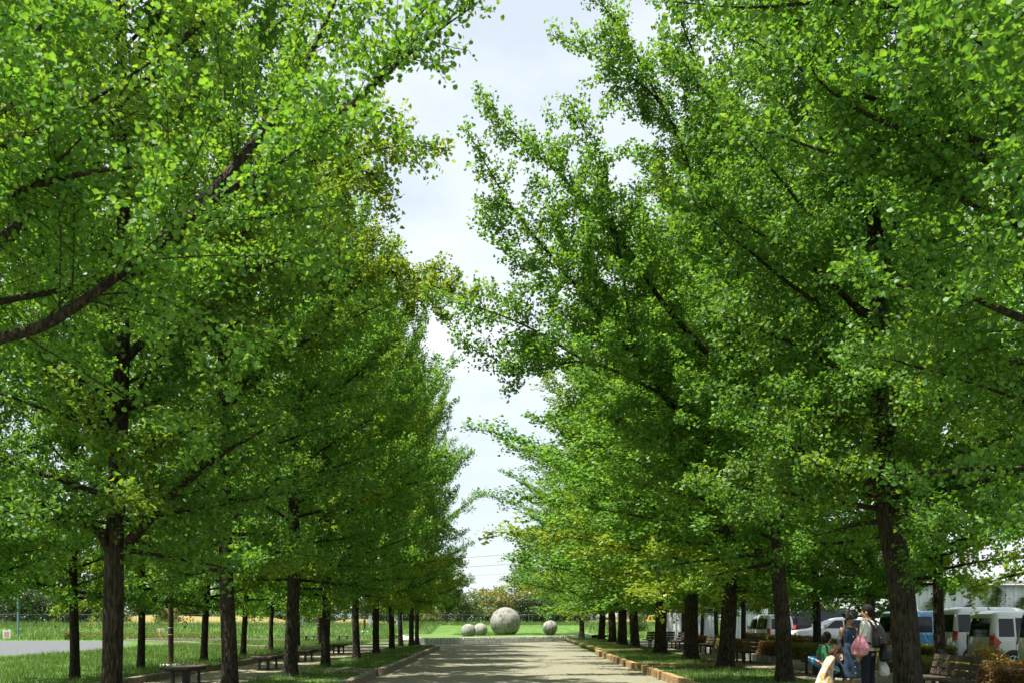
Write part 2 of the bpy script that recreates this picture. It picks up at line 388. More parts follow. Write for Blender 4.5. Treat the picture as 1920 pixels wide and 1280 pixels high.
# retaining wall of the mound and its lawn
def wall_pt(t):
    p = np.array((-5.0, 54.0)) * (1 - t) + np.array((5.9, 64.0)) * t
    return p + np.array((0.67, -0.74)) * (0.9 * math.sin(math.pi * t))
wall = thing('retaining_wall', 'low pale granite block wall holding the lawn with the stone balls', 'wall')
N = 66
for c in range(3):
    h = (0.15, 0.13, 0.09)[c]; z = (0, 0.155, 0.29)[c]
    for i in range(N):
        a, b = wall_pt(i / N), wall_pt((i + 1) / N); m = (a + b) / 2; L = np.linalg.norm(b - a)
        o = link('stone_block', STONE_G, wall, (m[0] - 0.67 * .02 * c + random.uniform(-.01, .01), m[1] + 0.74 * .02 * c, z))
        o.scale = (L - 0.03, 0.3, h); o.rotation_euler = (0, 0, math.atan2(b[1] - a[1], b[0] - a[0]))
for i in range(40):
    for c in range(2):
        o = link('stone_block', STONE_G, wall, (-5.05 - 0.06 * i, 54.35 + 0.24 * i, c * 0.19))
        o.scale = (0.23, 0.28, 0.18); o.rotation_euler = (0, 0, math.radians(104))
def lawn_mesh():
    V, F = [], []; nt, nv = 60, 26
    for i in range(nt + 1):
        t = i / nt; p = wall_pt(t); q = np.array((-14.5, 92.0)) * (1 - t) + np.array((18.0, 94.0)) * t
        for j in range(nv + 1):
            s = j / nv; w = p * (1 - s) + q * s
            if j == 0: w = w + np.array((-0.0, 0.08))
            z = 0.355 + 0.62 * sstep((w[1] - 70) / 14) + 0.04 * math.sin(w[0] * 1.1) * math.sin(w[1] * .8)
            V.append((w[0], w[1], z))
    for i in range(nt):
        for j in range(nv):
            a = i * (nv + 1) + j; F.append((a, a + nv + 1, a + nv + 2, a + 1))
    return mesh_arrays('lawn', V, F, M_LAWN, smooth=True)
struct(link('lawn', lawn_mesh()))

# dry grass slope behind the fence on the left
def dry(name, x0, x1, y0, y1, h):
    X = np.linspace(x0, x1, 40); Y = np.linspace(y0, y1, 14)
    def zf(x, y):
        s = (y - y0) / (y1 - y0); e = sstep((x - x0) / 8) * sstep((x1 - x) / 8)
        return 0.9 + h * np.sin(np.pi * np.clip(s * 1.2, 0, 1)) * e + 0.1 * np.sin(x * .6)
    return sheet(name, X, Y, zf, M_DRY)
dry('dry_slope', -52, -22, 92, 120, 1.0)
dry('dry_slope', -24, -10, 97, 118, .6)
dry('dry_slope', 3, 26, 93, 104, 0.5)

# ------------------------------------------------------------------ ginkgo trees
LEAF4 = np.array([(0, 0, 0), (-.50, .50, .10), (-.27, .93, .05), (0, .80, -.02), (.27, .93, .05), (.50, .50, .10)])
TRI4 = np.array([(0, 2, 1), (0, 3, 2), (0, 4, 3), (0, 5, 4)])
LEAF2 = np.array([(0, 0, 0), (-.54, .70, .10), (0, .86, 0), (.54, .70, .10)])
TRI2 = np.array([(0, 2, 1), (0, 3, 2)])
LEAF3 = np.array([(0, 0, 0), (-.54, .50, .12), (-.26, .92, .03), (.24, .92, .03), (.54, .50, .12)])
TRI3 = np.array([(0, 2, 1), (0, 3, 2), (0, 4, 3)])
G_DARK = np.array((0.044, 0.15, 0.028)); G_LIGHT = np.array((0.138, 0.292, 0.046)); G_YEL = np.array((0.46, 0.48, 0.035))

def leaves(C, Y, per, size, rng, four=True, spread=0.07, dark=G_DARK, light=G_LIGHT, yel=G_YEL, upbias=0.8):
    """fans of leaves at the short shoots C (n,3); Y (n,) how yellow"""
    n = len(C) * per
    c = np.repeat(C, per, 0); y = np.repeat(Y, per)
    p = nrm(rng.normal(size=(n, 3)) + np.array((0, 0, 0.25)))
    base = c + p * rng.uniform(0.4, 1.25, (n, 1)) * spread
    a = nrm(p + 0.45 * rng.normal(size=(n, 3)) + np.array((0, 0, -0.35)))
    up = nrm(np.array((0, 0, upbias)) + 0.62 * rng.normal(size=(n, 3)))
    nn = nrm(up - a * np.sum(up * a, 1, keepdims=True)); b = np.cross(a, nn)
    s = size * rng.uniform(0.72, 1.2, (n, 1))
    L, T = (LEAF4, TRI4) if four is True else (LEAF3, TRI3) if four == 3 else (LEAF2, TRI2)
    V = base[:, None, :] + s[:, :, None] * (L[None, :, 0:1] * b[:, None, :] * 1.12 + L[None, :, 1:2] * a[:, None, :] + L[None, :, 2:3] * nn[:, None, :] * rng.uniform(-0.6, 2.2, (n, 1, 1)))
    k = len(L)
    F = (np.arange(n)[:, None, None] * k + T[None]).reshape(-1, 3)
    w = np.clip(rng.normal(0.45, 0.28, (n, 1)), 0, 1)
    col = dark * (1 - w) + light * w
    yy = np.clip(y[:, None] * rng.uniform(0.3, 1.6, (n, 1)), 0, 1)
    col = col * (1 - yy) + yel * yy
    col = np.repeat(col, k, 0)
    return V.reshape(-1, 3), F, col

def resample(P, step):
    P = np.asarray(P, float); d = np.r_[0, np.cumsum(np.linalg.norm(np.diff(P, axis=0), axis=1))]
    n = max(2, int(d[-1] / step) + 1); s = np.linspace(0, d[-1], n)
    return np.stack([np.interp(s, d, P[:, i]) for i in range(3)], 1), d[-1]

def spline(P, n=6):
    P = [np.asarray(p, float) for p in P]; Q = [2 * P[0] - P[1]] + P + [2 * P[-1] - P[-2]]; out = []
    for i in range(1, len(Q) - 2):
        for t in np.linspace(0, 1, n, endpoint=False):
            a, b, c, d = Q[i - 1], Q[i], Q[i + 1], Q[i + 2]
            out.append(0.5 * ((2 * b) + (c - a) * t + (2 * a - 5 * b + 4 * c - d) * t * t + (3 * b - a - 3 * c + d) * t ** 3))
    out.append(P[-1]); return np.array(out)

class Tree:
    def __init__(s, seed, H, r0, z0=2.7, reach=3.6, ysq=0.3, n_limbs=54, leaf=0.075, per=5, gap=0.058, four=True, path=None, extra=(), yel=0.04,
                 el=(-2, 66), l2gap=0.155, mirror=1, low=.78, l3=True, bare=.13, skip=None, dark=G_DARK, light=G_LIGHT, droop=0.25, sides=18):
        rng = np.random.default_rng(seed); s.rng = rng
        s.bv, s.bf, s.bn = [], [], 0
        s.C, s.Y = [], []
        s.gap, s.l2gap, s.l3, s.bare = gap, l2gap, l3, bare
        # trunk
        if path is None:
            ph = rng.uniform(0, 6.28, 4)
            zz = np.linspace(-0.1, H, 16)
            path = np.stack([0.05 * np.sin(zz * .45 + ph[0]) + .02 * np.sin(zz * 1.3 + ph[1]), 0.05 * np.sin(zz * .4 + ph[2]) + .02 * np.sin(zz * 1.2 + ph[3]), zz], 1)
            path[:, :2] -= path[0, :2]
        TP, TL = resample(spline(path), 0.16); s.TP = TP
        zt = TP[:, 2]; tt = np.clip(zt / H, 0, 1)
        TR = r0 * (1 - 0.93 * tt ** 1.05); s.TR = np.maximum(TR, 0.012)
        R = s.TR * (1 + 0.42 * np.exp(-np.maximum(zt, 0) / 0.2))
        V, F = tube_arrays(TP, R, sides)
        V = V.reshape(len(TP), sides, 3)
        ang = np.arange(sides) * 2 * np.pi / sides
        ph = rng.uniform(0, 6.28, 6)
        rid = sum(np.sin(ang[None, :] * k + zt[:, None] * w + p) for k, w, p in zip((3, 5, 7, 8, 6, 9), (1.1, -1.6, 2.3, -.8, 3.1, 1.2), ph)) / 6
        V = TP[:, None, :] + (V - TP[:, None, :]) * (1 + 0.13 * rid[..., None])
        s.trunk = mesh_arrays('trunk', V.reshape(-1, 3), F, M_BARK, smooth=True)
        # limbs
        ga = rng.uniform(0, 6.28)
        for i in range(n_limbs):
            t = ((i + rng.uniform(0.2, 0.8)) / n_limbs) ** 1.36
            z = z0 + (H - 0.7 - z0) * t
            az = ga + i * 2.39996 + rng.uniform(-.35, .35)
            prof = np.interp(t, (0, .22, .5, .8, 1), (low, 1.12, 1.12, 0.78, 0.34))
            L = reach * prof * (1 - ysq * abs(math.sin(az))) * rng.uniform(0.72, 1.15)
            e = math.radians(np.interp(t, (0, .08, .25, 1), (el[0], el[0] + 16, el[0] + 38, el[1])) + rng.uniform(-9, 9))
            k = int(np.argmin(abs(TP[:, 2] - z))); p = TP[k].copy()
            if skip and skip(az, z): continue
            pts = [p]; n = 8; bend = rng.uniform(-droop, droop * 1.1) + (0.2 if t > .4 else 0); sw = rng.uniform(-.25, .25)
            for q in range(n):
                f = q / n; ee = e + bend * f; aa = az + sw * f + 0.06 * rng.normal()
                p = p + (L / n) * np.array((math.cos(ee) * math.cos(aa), math.cos(ee) * math.sin(aa), math.sin(ee) + 0.05 * rng.normal()))
                pts.append(p)
            s.limb(np.array(pts), s.TR[k] * rng.uniform(0.25, 0.42), yel * (3.0 if rng.random() < .18 else 0.4))
        for (pts, r, y) in extra: s.limb(spline(pts, 5), r, y, big=True)
        # leader
        top = TP[TP[:, 2] > H - 1.6]
        s.shoots(top, 0.03, 0.0)
        C = np.concatenate(s.C); Yv = np.concatenate(s.Y)
        V, F, col = leaves(C, Yv, per, leaf, rng, four, dark=dark, light=light, spread=0.065 if four else 0.09)
        s.nleaf = len(C) * per
        s.crown = mesh_arrays('crown', V, F, M_LEAF, col)
        s.branches = mesh_arrays('branches', np.concatenate(s.bv), np.concatenate(s.bf), M_BARK, smooth=True)
    def tube(s, P, R, sides):
        V, F = tube_arrays(P, R, sides); s.bv.append(V); s.bf.append(F + s.bn); s.bn += len(V)
    def shoots(s, P, start, y):
        Q, L = resample(P, s.gap); Q = Q[int(start * len(Q)):]
        Q = Q + s.rng.normal(0, 0.012, Q.shape)
        s.C.append(Q); s.Y.append(np.clip(y + s.rng.normal(0, .03, len(Q)), 0, 1))
    def limb(s, P, r0, y, big=False):
        rng = s.rng
        D = np.r_[0, np.cumsum(np.linalg.norm(np.diff(P, axis=0), axis=1))]; L = D[-1]
        r0 = max(r0, 0.014); f = D / L
        s.tube(P, np.maximum(r0 * (1 - f) ** 0.8, 0.006), 7 if big else 5)
        s.shoots(P, 0.45 if big and s.bare > .2 else 0.26, y)
        n2 = int(L * (0.88) / (s.l2gap * (.8 if big else 1)))
        for q in range(n2):
            fs0 = s.bare if big else .13; fs = fs0 + (.99 - fs0) * (q + rng.random()) / n2
            k = min(np.searchsorted(f, fs), len(P) - 1); k = max(k, 1)
            w = (fs - f[k - 1]) / (f[k] - f[k - 1] + 1e-9); p = P[k - 1] * (1 - w) + P[k] * w
            d = nrm(P[k] - P[k - 1])
            l2 = np.clip((1 - fs) * L * 0.36 + 0.22, 0.22, 1.55) * rng.uniform(0.55, 1.2)
            side = nrm(np.cross(d, rng.normal(size=3) + np.array((0, 0, 1.2)) * rng.choice((-1, 1))))
            v = nrm(d * rng.uniform(0.35, 0.9) + side * rng.uniform(0.7, 1.0) + np.array((0, 0, rng.uniform(-.15, .4))))
            pts = [p]; cv = np.array((0, 0, rng.uniform(-0.35, 0.3)))
            for _ in range(3):
                p = p + v * l2 / 3; v = nrm(v + cv * .4 + 0.1 * rng.normal(size=3)); pts.append(p)
            pts = np.array(pts)
            s.tube(pts, np.linspace(max(0.005, r0 * .22 * (1 - fs)), 0.003, 4), 3)
            s.shoots(pts, 0.12, y)
            if (big or s.l3 > 1) and s.l3 and l2 > .5:
                for _ in range(int(l2 / .3)):
                    g = rng.uniform(.25, .95) * 3; k3 = min(int(g), 2); p3 = pts[k3] + (pts[k3 + 1] - pts[k3]) * (g - k3)
                    v3 = nrm(nrm(pts[k3 + 1] - pts[k3]) * .5 + nrm(rng.normal(size=3)) * .9); l3 = rng.uniform(.2, .5)
                    q3 = np.array([p3, p3 + v3 * l3 * .5, p3 + v3 * l3 + np.array((0, 0, rng.uniform(-.06, .06)))])
                    s.tube(q3, np.linspace(.004, .002, 3), 3); s.shoots(q3, .1, y)
    def place(s, label, loc, rz=0.0, sc=1.0, wide=1.0, group='ginkgo trees along the avenue', name='ginkgo_tree', cat='tree'):
        o = thing(name, label, cat, loc, rz, group, (sc * wide, sc, sc))
        link('trunk', s.trunk, o); link('branches', s.branches, o); c = link('crown', s.crown, o); c['kind'] = 'stuff'
        return o

LX, RX, LO, RO = -5.1, 6.0, -10.8, 11.8
def rel(base, pts): return [np.asarray(p) - np.array((base[0], base[1], 0)) for p in pts]
INL = 'in the inner row left of the road'; INR = 'in the inner row right of the road'
OUTL = 'in the outer row on the left lawn'; OUTR = 'in the outer row behind the hedges on the right'
NLEAF = []

# L0: trunk just out of frame, limbs rake across the upper left
b = (LX - .2, 7.2)
ex = [([at(-250, 700, 7.2), at(-100, 690, 7.0), at(0, 664, 6.9), at(110, 625, 6.9), at(300, 485, 7.0), at(420, 390, 7.1), at(560, 312, 7.2), at(690, 195, 7.3), at(780, 60, 7.4), at(850, -60, 7.5)], .052, .03),
      ([at(640, 245, 7.25), at(720, 170, 7.3), at(810, 95, 7.3), at(895, 35, 7.3)], .03, .03),
      ([at(300, 485, 7.0), at(400, 385, 7.4), at(500, 265, 7.8), at(570, 150, 8.1), at(640, 0, 8.4), at(670, -90, 8.6)], .05, .06),
      ([at(-280, 420, 7.2), at(-120, 410, 6.9), at(0, 392, 6.7), at(90, 372, 6.6), at(200, 350, 6.5), at(330, 345, 6.4)], .06, .02),
      ([at(-270, 560, 7.2), at(0, 480, 8.0), at(130, 330, 8.3), at(260, 190, 8.5), at(340, 100, 8.6), at(460, 0, 8.8), at(540, -110, 8.9)], .075, .08),
      ([at(-270, 350, 7.2), at(-100, 230, 6.9), at(20, 140, 6.7), at(100, 50, 6.6), at(170, -80, 6.5)], .05, .02),
      ([at(-260, 640, 7.2), at(-60, 600, 8.4), at(150, 560, 9.2), at(330, 520, 9.8), at(480, 500, 10.3)], .05, .05),
      ([at(-280, 250, 7.2), at(-150, 30, 5.8), at(-30, -40, 4.8), at(60, -60, 4.4)], .04, .0),
      ([at(-260, 500, 7.2), at(-90, 330, 8.4), at(60, 180, 9.2), at(180, 40, 9.8), at(260, -100, 10)], .05, .12)]
L0 = Tree(101, 14.5, .21, z0=3.6, reach=3.4, ysq=.35, n_limbs=34, leaf=.041, gap=.046, l3=2, bare=.22, extra=[(rel(b, p), r, y) for p, r, y in ex], el=(8, 66), per=5, four=3, skip=lambda a, z: math.sin(a) < -.35)
L0.place('ginkgo standing left of the picture whose long limbs cross the upper left', (b[0], b[1], .12)); NLEAF.append(L0.nleaf)

b = (LX, 11.7)
ex = [([at(240, 1035, 11.7), at(290, 980, 11.5), at(345, 925, 11.3), at(430, 860, 11.1), at(540, 800, 11.0)], .075, .03),
      ([at(210, 1060, 11.7), at(180, 1010, 11.5), at(130, 990, 11.3), at(70, 958, 11.1), at(-20, 950, 11.0)], .06, .02),
      ([at(226, 700, 11.7), at(320, 610, 11.6), at(440, 540, 11.5), at(560, 500, 11.4), at(650, 480, 11.3)], .06, .10),
      ([at(230, 600, 11.7), at(330, 470, 11.8), at(450, 380, 12.0), at(560, 330, 12.2), at(660, 290, 12.4)], .05, .10),
      ([at(215, 830, 11.7), at(150, 740, 11.4), at(60, 690, 11.0), at(-30, 640, 10.6)], .05, .02)]
zz = np.array([(0, -.1), (.02, 1.2), (.05, 2.6), (.13, 4.6), (.16, 7), (.12, 10), (.15, 14.8)])
L1 = Tree(102, 14.8, .132, z0=2.3, reach=3.2, ysq=.2, n_limbs=58, leaf=.063, four=False, l3=2, path=[(x, 0, z) for x, z in zz], extra=[(rel(b, p), r, y) for p, r, y in ex], yel=.05)
L1.place('ginkgo ' + INL + ', the nearest whole trunk', (b[0], b[1], .12))

b = (LX, 16.7)
ex = [([at(440, 520, 16.7), at(540, 410, 16.3), at(640, 325, 16.0), at(740, 288, 15.8), at(845, 292, 15.6)], .06, .26),
      ([at(640, 325, 16.0), at(690, 330, 15.9), at(715, 370, 15.9), at(728, 420, 15.9)], .02, .25),
      ([at(590, 360, 16.1), at(630, 345, 16.0), at(650, 390, 16.0), at(655, 430, 16.0)], .02, .2),
      ([at(440, 760, 16.7), at(560, 660, 16.4), at(680, 600, 16.2), at(770, 560, 16.0)], .05, .1)]
L2 = Tree(103, 15.0, .145, z0=2.3, reach=2.7, ysq=.0, n_limbs=66, leaf=.072, gap=.06, extra=[(rel(b, p), r, y) for p, r, y in ex], yel=.06, four=False)
L2.place('ginkgo ' + INL + ', second trunk from the camera', (b[0], b[1], .12))

b = (LX, 21.4)
ex = [([at(555, 640, 21.4), at(640, 560, 21), at(740, 520, 20.6), at(850, 560, 20.2), at(930, 548, 20)], .06, .22),
      ([at(740, 520, 20.6), at(755, 560, 20.6), at(775, 610, 20.6)], .02, .15),
      ([at(640, 540, 21), at(680, 480, 21), at(715, 440, 21)], .025, .2)]
L3 = Tree(104, 15.2, .158, z0=2.3, reach=3.0, ysq=.0, n_limbs=66, leaf=.077, gap=.062, four=False, extra=[(rel(b, p), r, y) for p, r, y in ex], yel=.07)
L3.place('ginkgo ' + INL + ', third trunk from the camera', (b[0], b[1], .12))

b = (RX, 8.6)
ex = [([at(2120, 720, 8.6), at(1980, 650, 8.5), at(1900, 615, 8.4), at(1790, 572, 8.3), at(1680, 560, 8.1), at(1560, 530, 8.0)], .055, .02),
      ([at(2130, 500, 8.6), at(1950, 380, 8.6), at(1800, 300, 8.6), at(1650, 250, 8.6), at(1540, 180, 8.6), at(1500, 90, 8.6)], .06, .03),
      ([at(2130, 330, 8.6), at(1950, 180, 8.2), at(1780, 70, 8.4), at(1600, 30, 8.2), at(1400, 40, 8.0), at(1270, 30, 7.9)], .05, .02),
      ([at(2130, 250, 8.6), at(2020, 40, 6.0), at(1920, -60, 4.9), at(1790, -75, 4.4), at(1680, -60, 4.2)], .03, .0),
      ([at(2130, 860, 8.6), at(2000, 800, 8.7), at(1880, 760, 8.8), at(1760, 720, 8.9)], .04, .02)]
R0 = Tree(105, 14.5, .2, z0=2.9, reach=4.0, ysq=.2, n_limbs=56, leaf=.051, per=5, gap=.058, four=3, l3=2, bare=.25, skip=lambda a, z: math.sin(a) < -.35, extra=[(rel(b, p), r, y) for p, r, y in ex], yel=.05)
R0.place('ginkgo standing right of the picture whose boughs fill the upper right', (b[0], b[1], .12))

b = (RX, 13.6)
tp = [at(1704, 1352, 13.6), at(1700, 1260, 13.6), at(1690, 1120, 13.6), at(1668, 980, 13.6), at(1655, 850, 13.6), at(1650, 640, 13.7), at(1640, 400, 13.7), at(1640, 100, 13.7), at(1640, -350, 13.7)]
ex = [([at(1668, 975, 13.6), at(1640, 930, 13.4), at(1605, 905, 13.2), at(1560, 893, 12.9), at(1480, 850, 12.6), at(1390, 810, 12.3)], .1, .02),
      ([at(1655, 820, 13.6), at(1560, 700, 13.2), at(1440, 640, 12.8), at(1330, 600, 12.4)], .06, .02),
      ([at(1650, 640, 13.6), at(1530, 520, 13.2), at(1400, 440, 12.9), at(1290, 380, 12.7)], .055, .03),
      ([at(1650, 560, 13.6), at(1690, 330, 13.4), at(1610, 210, 13.2), at(1560, 120, 13)], .06, .03),
      ([at(1670, 1000, 13.6), at(1750, 930, 13.3), at(1850, 890, 13), at(1950, 880, 12.8)], .05, .02),
      ([at(1680, 1090, 13.6), at(1700, 1075, 13.3), at(1715, 1090, 13.15), at(1722, 1115, 13.1)], .02, .0)]
R1 = Tree(106, 15, .205, z0=2.8, reach=4.2, ysq=.2, n_limbs=58, leaf=.062, gap=.062, four=False, l3=2, path=rel(b, tp), extra=[(rel(b, p), r, y) for p, r, y in ex], yel=.04)
R1.place('leaning ginkgo with a thick sawn-off lower limb beside the standing family', (b[0], b[1], .12))

b = (RX, 19.6)
ex = [([at(1465, 960, 19.6), at(1300, 815, 19.0), at(1190, 680, 18.5), at(1090, 560, 18.0), at(960, 400, 17.5), at(872, 250, 17.1)], .085, .05),
      ([at(1460, 810, 19.6), at(1260, 600, 18.9), at(1175, 475, 18.5), at(1060, 350, 18.1), at(940, 240, 17.8), at(895, 170, 17.6)], .08, .05),
      ([at(1460, 660, 19.6), at(1330, 420, 19.2), at(1245, 215, 19.0), at(1140, 130, 18.7), at(1030, 75, 18.4)], .07, .05),
      ([at(1460, 560, 19.6), at(1380, 330, 19.2), at(1300, 110, 19.0), at(1230, -60, 18.8)], .06, .05),
      ([at(1245, 215, 19.0), at(1160, 60, 18.8), at(1090, -20, 18.6)], .03, .05),
      ([at(1190, 680, 18.5), at(1160, 480, 18.4), at(1120, 300, 18.2), at(1060, 190, 18)], .035, .05),
      ([at(1465, 900, 19.6), at(1250, 755, 18.7), at(1100, 690, 18.0), at(980, 705, 17.6), at(850, 640, 17.2)], .06, .02),
      ([at(1100, 690, 18.0), at(1000, 630, 17.7), at(900, 590, 17.4), at(800, 570, 17.2)], .03, .05),
      ([at(1465, 1010, 19.6), at(1350, 930, 19.2), at(1240, 850, 18.8), at(1120, 780, 18.4)], .05, .02)]
tp = [(.02, 0, -.1), (-.02, 0, 1.2), (-.14, 0, 2.6), (-.14, 0, 5), (-.1, 0, 9), (-.1, 0, 15.5)]
R2 = Tree(107, 15.5, .172, z0=2.6, reach=3.7, ysq=.2, n_limbs=56, leaf=.069, gap=.061, four=False, path=tp, extra=[(rel(b, p), r, y) for p, r, y in ex], yel=.04)
R2.place('ginkgo ' + INR + ', first trunk behind the leaning one', (b[0], b[1], .12))

# shared trees for the rest of the avenue
VAR = [Tree(201 + i, (15.6, 14.9, 16.2)[i], (.165, .155, .17)[i], z0=(2.3, 2.15, 2.4)[i], reach=(5.3, 5.1, 5.5)[i], ysq=.36, n_limbs=66, leaf=.09, per=4, gap=.069, four=False, yel=(.06, .10, .04)[i], light=G_LIGHT * 1.15, dark=G_DARK * 1.1) for i in range(3)]
VARY = Tree(210, 9.5, .15, z0=1.9, reach=3.9, ysq=.1, n_limbs=48, leaf=.095, per=4, gap=.095, four=False, yel=.16, light=G_LIGHT * 1.25)
tr = random.Random(3)
def rz0(): return tr.choice((0, math.pi)) + tr.uniform(-.22, .22)
for i, y in enumerate((25.8, 30.7, 35.5, 40.2, 44.2, 48.2, 52.4)):
    VAR[i % 3].place(f'ginkgo {INL}, {ORD[i + 3]} trunk from the camera', (LX + tr.uniform(-.1, .1), y, .1), rz0(), tr.uniform(.84, .96), .84)
for i, y in enumerate((25.0, 30, 35.5, 41.6, 46.8, 52, 57.5)):
    VAR[(i + 1) % 3].place(f'ginkgo {INR}, {ORD[i + 1]} trunk behind the leaning one', (RX + tr.uniform(-.1, .1), y, .1), rz0(), (1.0, .96, .98, .92, .97, .9, .95)[i], 1.5)
VARY.place(f'small yellowing ginkgo at the far end {INR}', (RX - .9, 61.8, .1), 2.1, 1.05, 1.35)
for i, y in enumerate((17.6, 22.4, 27, 32.3, 37.4, 42, 47, 52.5)):
    lab = f'ginkgo {OUTL}, ' + ('its trunk out of view' if i == 0 else f'{ORD[i - 1]} trunk from the camera')
    o = VAR[(i + 2) % 3].place(lab, (LO + tr.uniform(-.15, .15), y, -.02), rz0(), tr.uniform(.82, .92), .78)
    if i in (3, 4, 5): o.rotation_euler[1] = math.radians(3.5 * tr.choice((1, .6)))
for i, y in enumerate((18.2, 24.5, 29.8, 34.6, 39.8, 45, 51, 55.5, 60.6)):
    lab = f'ginkgo {OUTR}, ' + ('its trunk out of view' if i == 0 else f'{ORD[i - 1]} trunk from the camera')
    VAR[i % 3].place(lab, (RO + tr.uniform(-.15, .15), y, -.02), rz0(), tr.uniform(1.12, 1.18) if i < 4 else tr.uniform(.86, .94), .8)

# ------------------------------------------------------------------ other vegetation
def blob(name, n, dim, size, dark, light, seed, shape='ball', yel=None, ypro=0.0, mat=None, shell=0.45):
    rng = np.random.default_rng(seed)
    if shape == 'ball':
        d = nrm(rng.normal(size=(n, 3))); r = rng.uniform(shell, 1, (n, 1)) ** .6
        lump = 1 + 0.18 * (np.sin(d[:, 0:1] * 5 + seed) + np.sin(d[:, 1:2] * 6 + 2 * seed) + np.sin(d[:, 2:3] * 7 + seed))
        C = d * r * lump * np.array(dim) / 2; C[:, 2] += dim[2] / 2
        C = C[C[:, 2] > -0.02]
    else:
        C = rng.uniform(-.5, .5, (n, 3)) ; f = rng.integers(0, 5, n)
        for ax, sg, k in ((0, 1, 0), (0, -1, 1), (1, 1, 2), (1, -1, 3), (2, 1, 4)):
            q = f == k; C[q, ax] = sg * (0.5 - np.abs(rng.normal(0, .025, q.sum())))
        rr = np.clip((np.abs(C[:, :2]).max(1) - .44) / .06, 0, 1) * np.clip((C[:, 2] - .42) / .08, 0, 1); C[:, 2] -= rr * .05
        C = C * np.array(dim); C[:, 2] += dim[2] / 2 
        C += 0.025 * np.sin(C[:, [1, 2, 0]] * 7 + seed)
    V, F, col = leaves(C, np.where(rng.random(len(C)) < ypro, .8, 0.0), 2, size, rng, False, spread=size * .6, dark=np.array(dark), light=np.array(light), yel=np.array(yel or G_YEL), upbias=.5)
    return mesh_arrays(name, V, F, mat or M_BGLEAF, col)

# clipped hedges: front row along the right footpath, back row along the car park
H_G = [blob('foliage', 5200, (1.05, 2.5, .62), .035, (.06, .11, .015), (.16, .19, .03), 31 + i, 'box', (.34, .24, .03), .12, M_HEDGE) for i in range(2)]
H_R = [blob('foliage', 5200, (1.05, 2.5, .66), .035, (.09, .07, .018), (.22, .13, .03), 41 + i, 'box', (.30, .12, .03), .35, M_HEDGE) for i in range(2)]
CORE = MB().box(-.46, .46, -1.2, 1.2, 0, .56, .05).mesh('branches', M_TWIG)
def hedge(label, x, y, red, rz=0, sc=(1, 1, 1), group='clipped hedge blocks'):
    o = thing('hedge', label, 'hedge', (x, y, 0.02), rz, group, sc)
    link('foliage', random.choice(H_R if red else H_G), o); link('branches', CORE, o)
hl = [(13.9, 1), (16.7, 1), (19.4, 0), (22.1, 0), (24.8, 0), (27.5, 0), (30.2, 0), (32.9, 1), (35.6, 1), (38.3, 0), (41.0, 0), (43.7, 1)]
for i, (y, r) in enumerate(hl):
    hedge(f'{"red brown" if r else "yellow green"} clipped hedge block by the right footpath, {ORD[i]} from the camera', 9.75, y, r, math.pi * (i % 2), (1, 1, random.uniform(.95, 1.15)))
for i, y in enumerate((27.6, 30.3, 33.0, 35.7, 38.4, 41.1, 43.8, 46.5)):
    hedge(f'{"red brown" if i % 3 else "yellow green"} hedge block edging the car park, {ORD[i]} from the camera', 12.75, y, i % 3, math.pi * (i % 2), (.7, 1, 1.1), 'hedge blocks along the car park')
sb = blob('foliage', 1500, (.95, .95, .8), .05, (.12, .10, .02), (.30, .22, .03), 51, 'ball', (.35, .13, .03), .3, M_HEDGE, .2)
for i, (x, y, s) in enumerate(((13.0, 24.4, .95), (11.0, 21.0, 1.0), (11.7, 21.6, .9))):
    lab = ('round yellowing shrub on the grass behind the parked white wagon', 'dark rounded shrub at the foot of an outer ginkgo by the bench', 'dark rounded shrub between the near bench and the parked van')[i]
    o = thing('shrub', lab, 'shrub', (x, y, -.02), i, 'small shrubs on the right lawn', (s, s, s)); link('foliage', sb, o)

# yellow clipped strip in front of the slope at the far left, shrubs past the fence
o = thing('hedge', 'long low yellow hedge in front of the grassy bank at the far left', 'hedge', (-25.6, 65, 0.1)); link('foliage', blob('foliage', 5000, (12, .7, .45), .06, (.08, .12, .02), (.18, .19, .03), 61, 'box', (.3, .22, .03), .1, M_HEDGE), o)
BUSH = [blob('foliage', 2600, (6, 3.5, 3.6), .17, (.03, .075, .018), (.10, .17, .03), 71, 'ball', (.40, .20, .05), .05),
        blob('foliage', 2600, (5, 3.5, 3.2), .17, (.06, .10, .018), (.17, .21, .04), 72, 'ball', (.45, .25, .05), .10),
        blob('foliage', 4200, (6, 4, 4.4), .19, (.014, .035, .014), (.045, .08, .025), 73, 'ball')]
bl = [(-4.2, 96, 0, .9), (0.6, 96, 1, 1.0), (3.4, 95, 2, .75), (6.6, 97, 2, .9), (-1.5, 100, 1, 1.25), (3.8, 101, 1, 1.35), (-46, 96, 2, 1.0), (-41.5, 95, 0, .9), (-36, 96, 1, .75), (-51, 95, 2, 1.1), (-7.8, 97, 1, .8), (-20, 95, 2, .9), (13, 70, 0, .35), (15, 72, 1, .35), (10.8, 74, 0, .4)] + [(-56 - 5.2 * i, 95 + i % 2, 2, 1.1 + .1 * (i % 3)) for i in range(4)] + [(-66 + 4.9 * i, 124 + 3 * (i % 2), 2 if i % 3 else 0, 1.3 + .15 * math.sin(i * 2)) for i in range(13)]
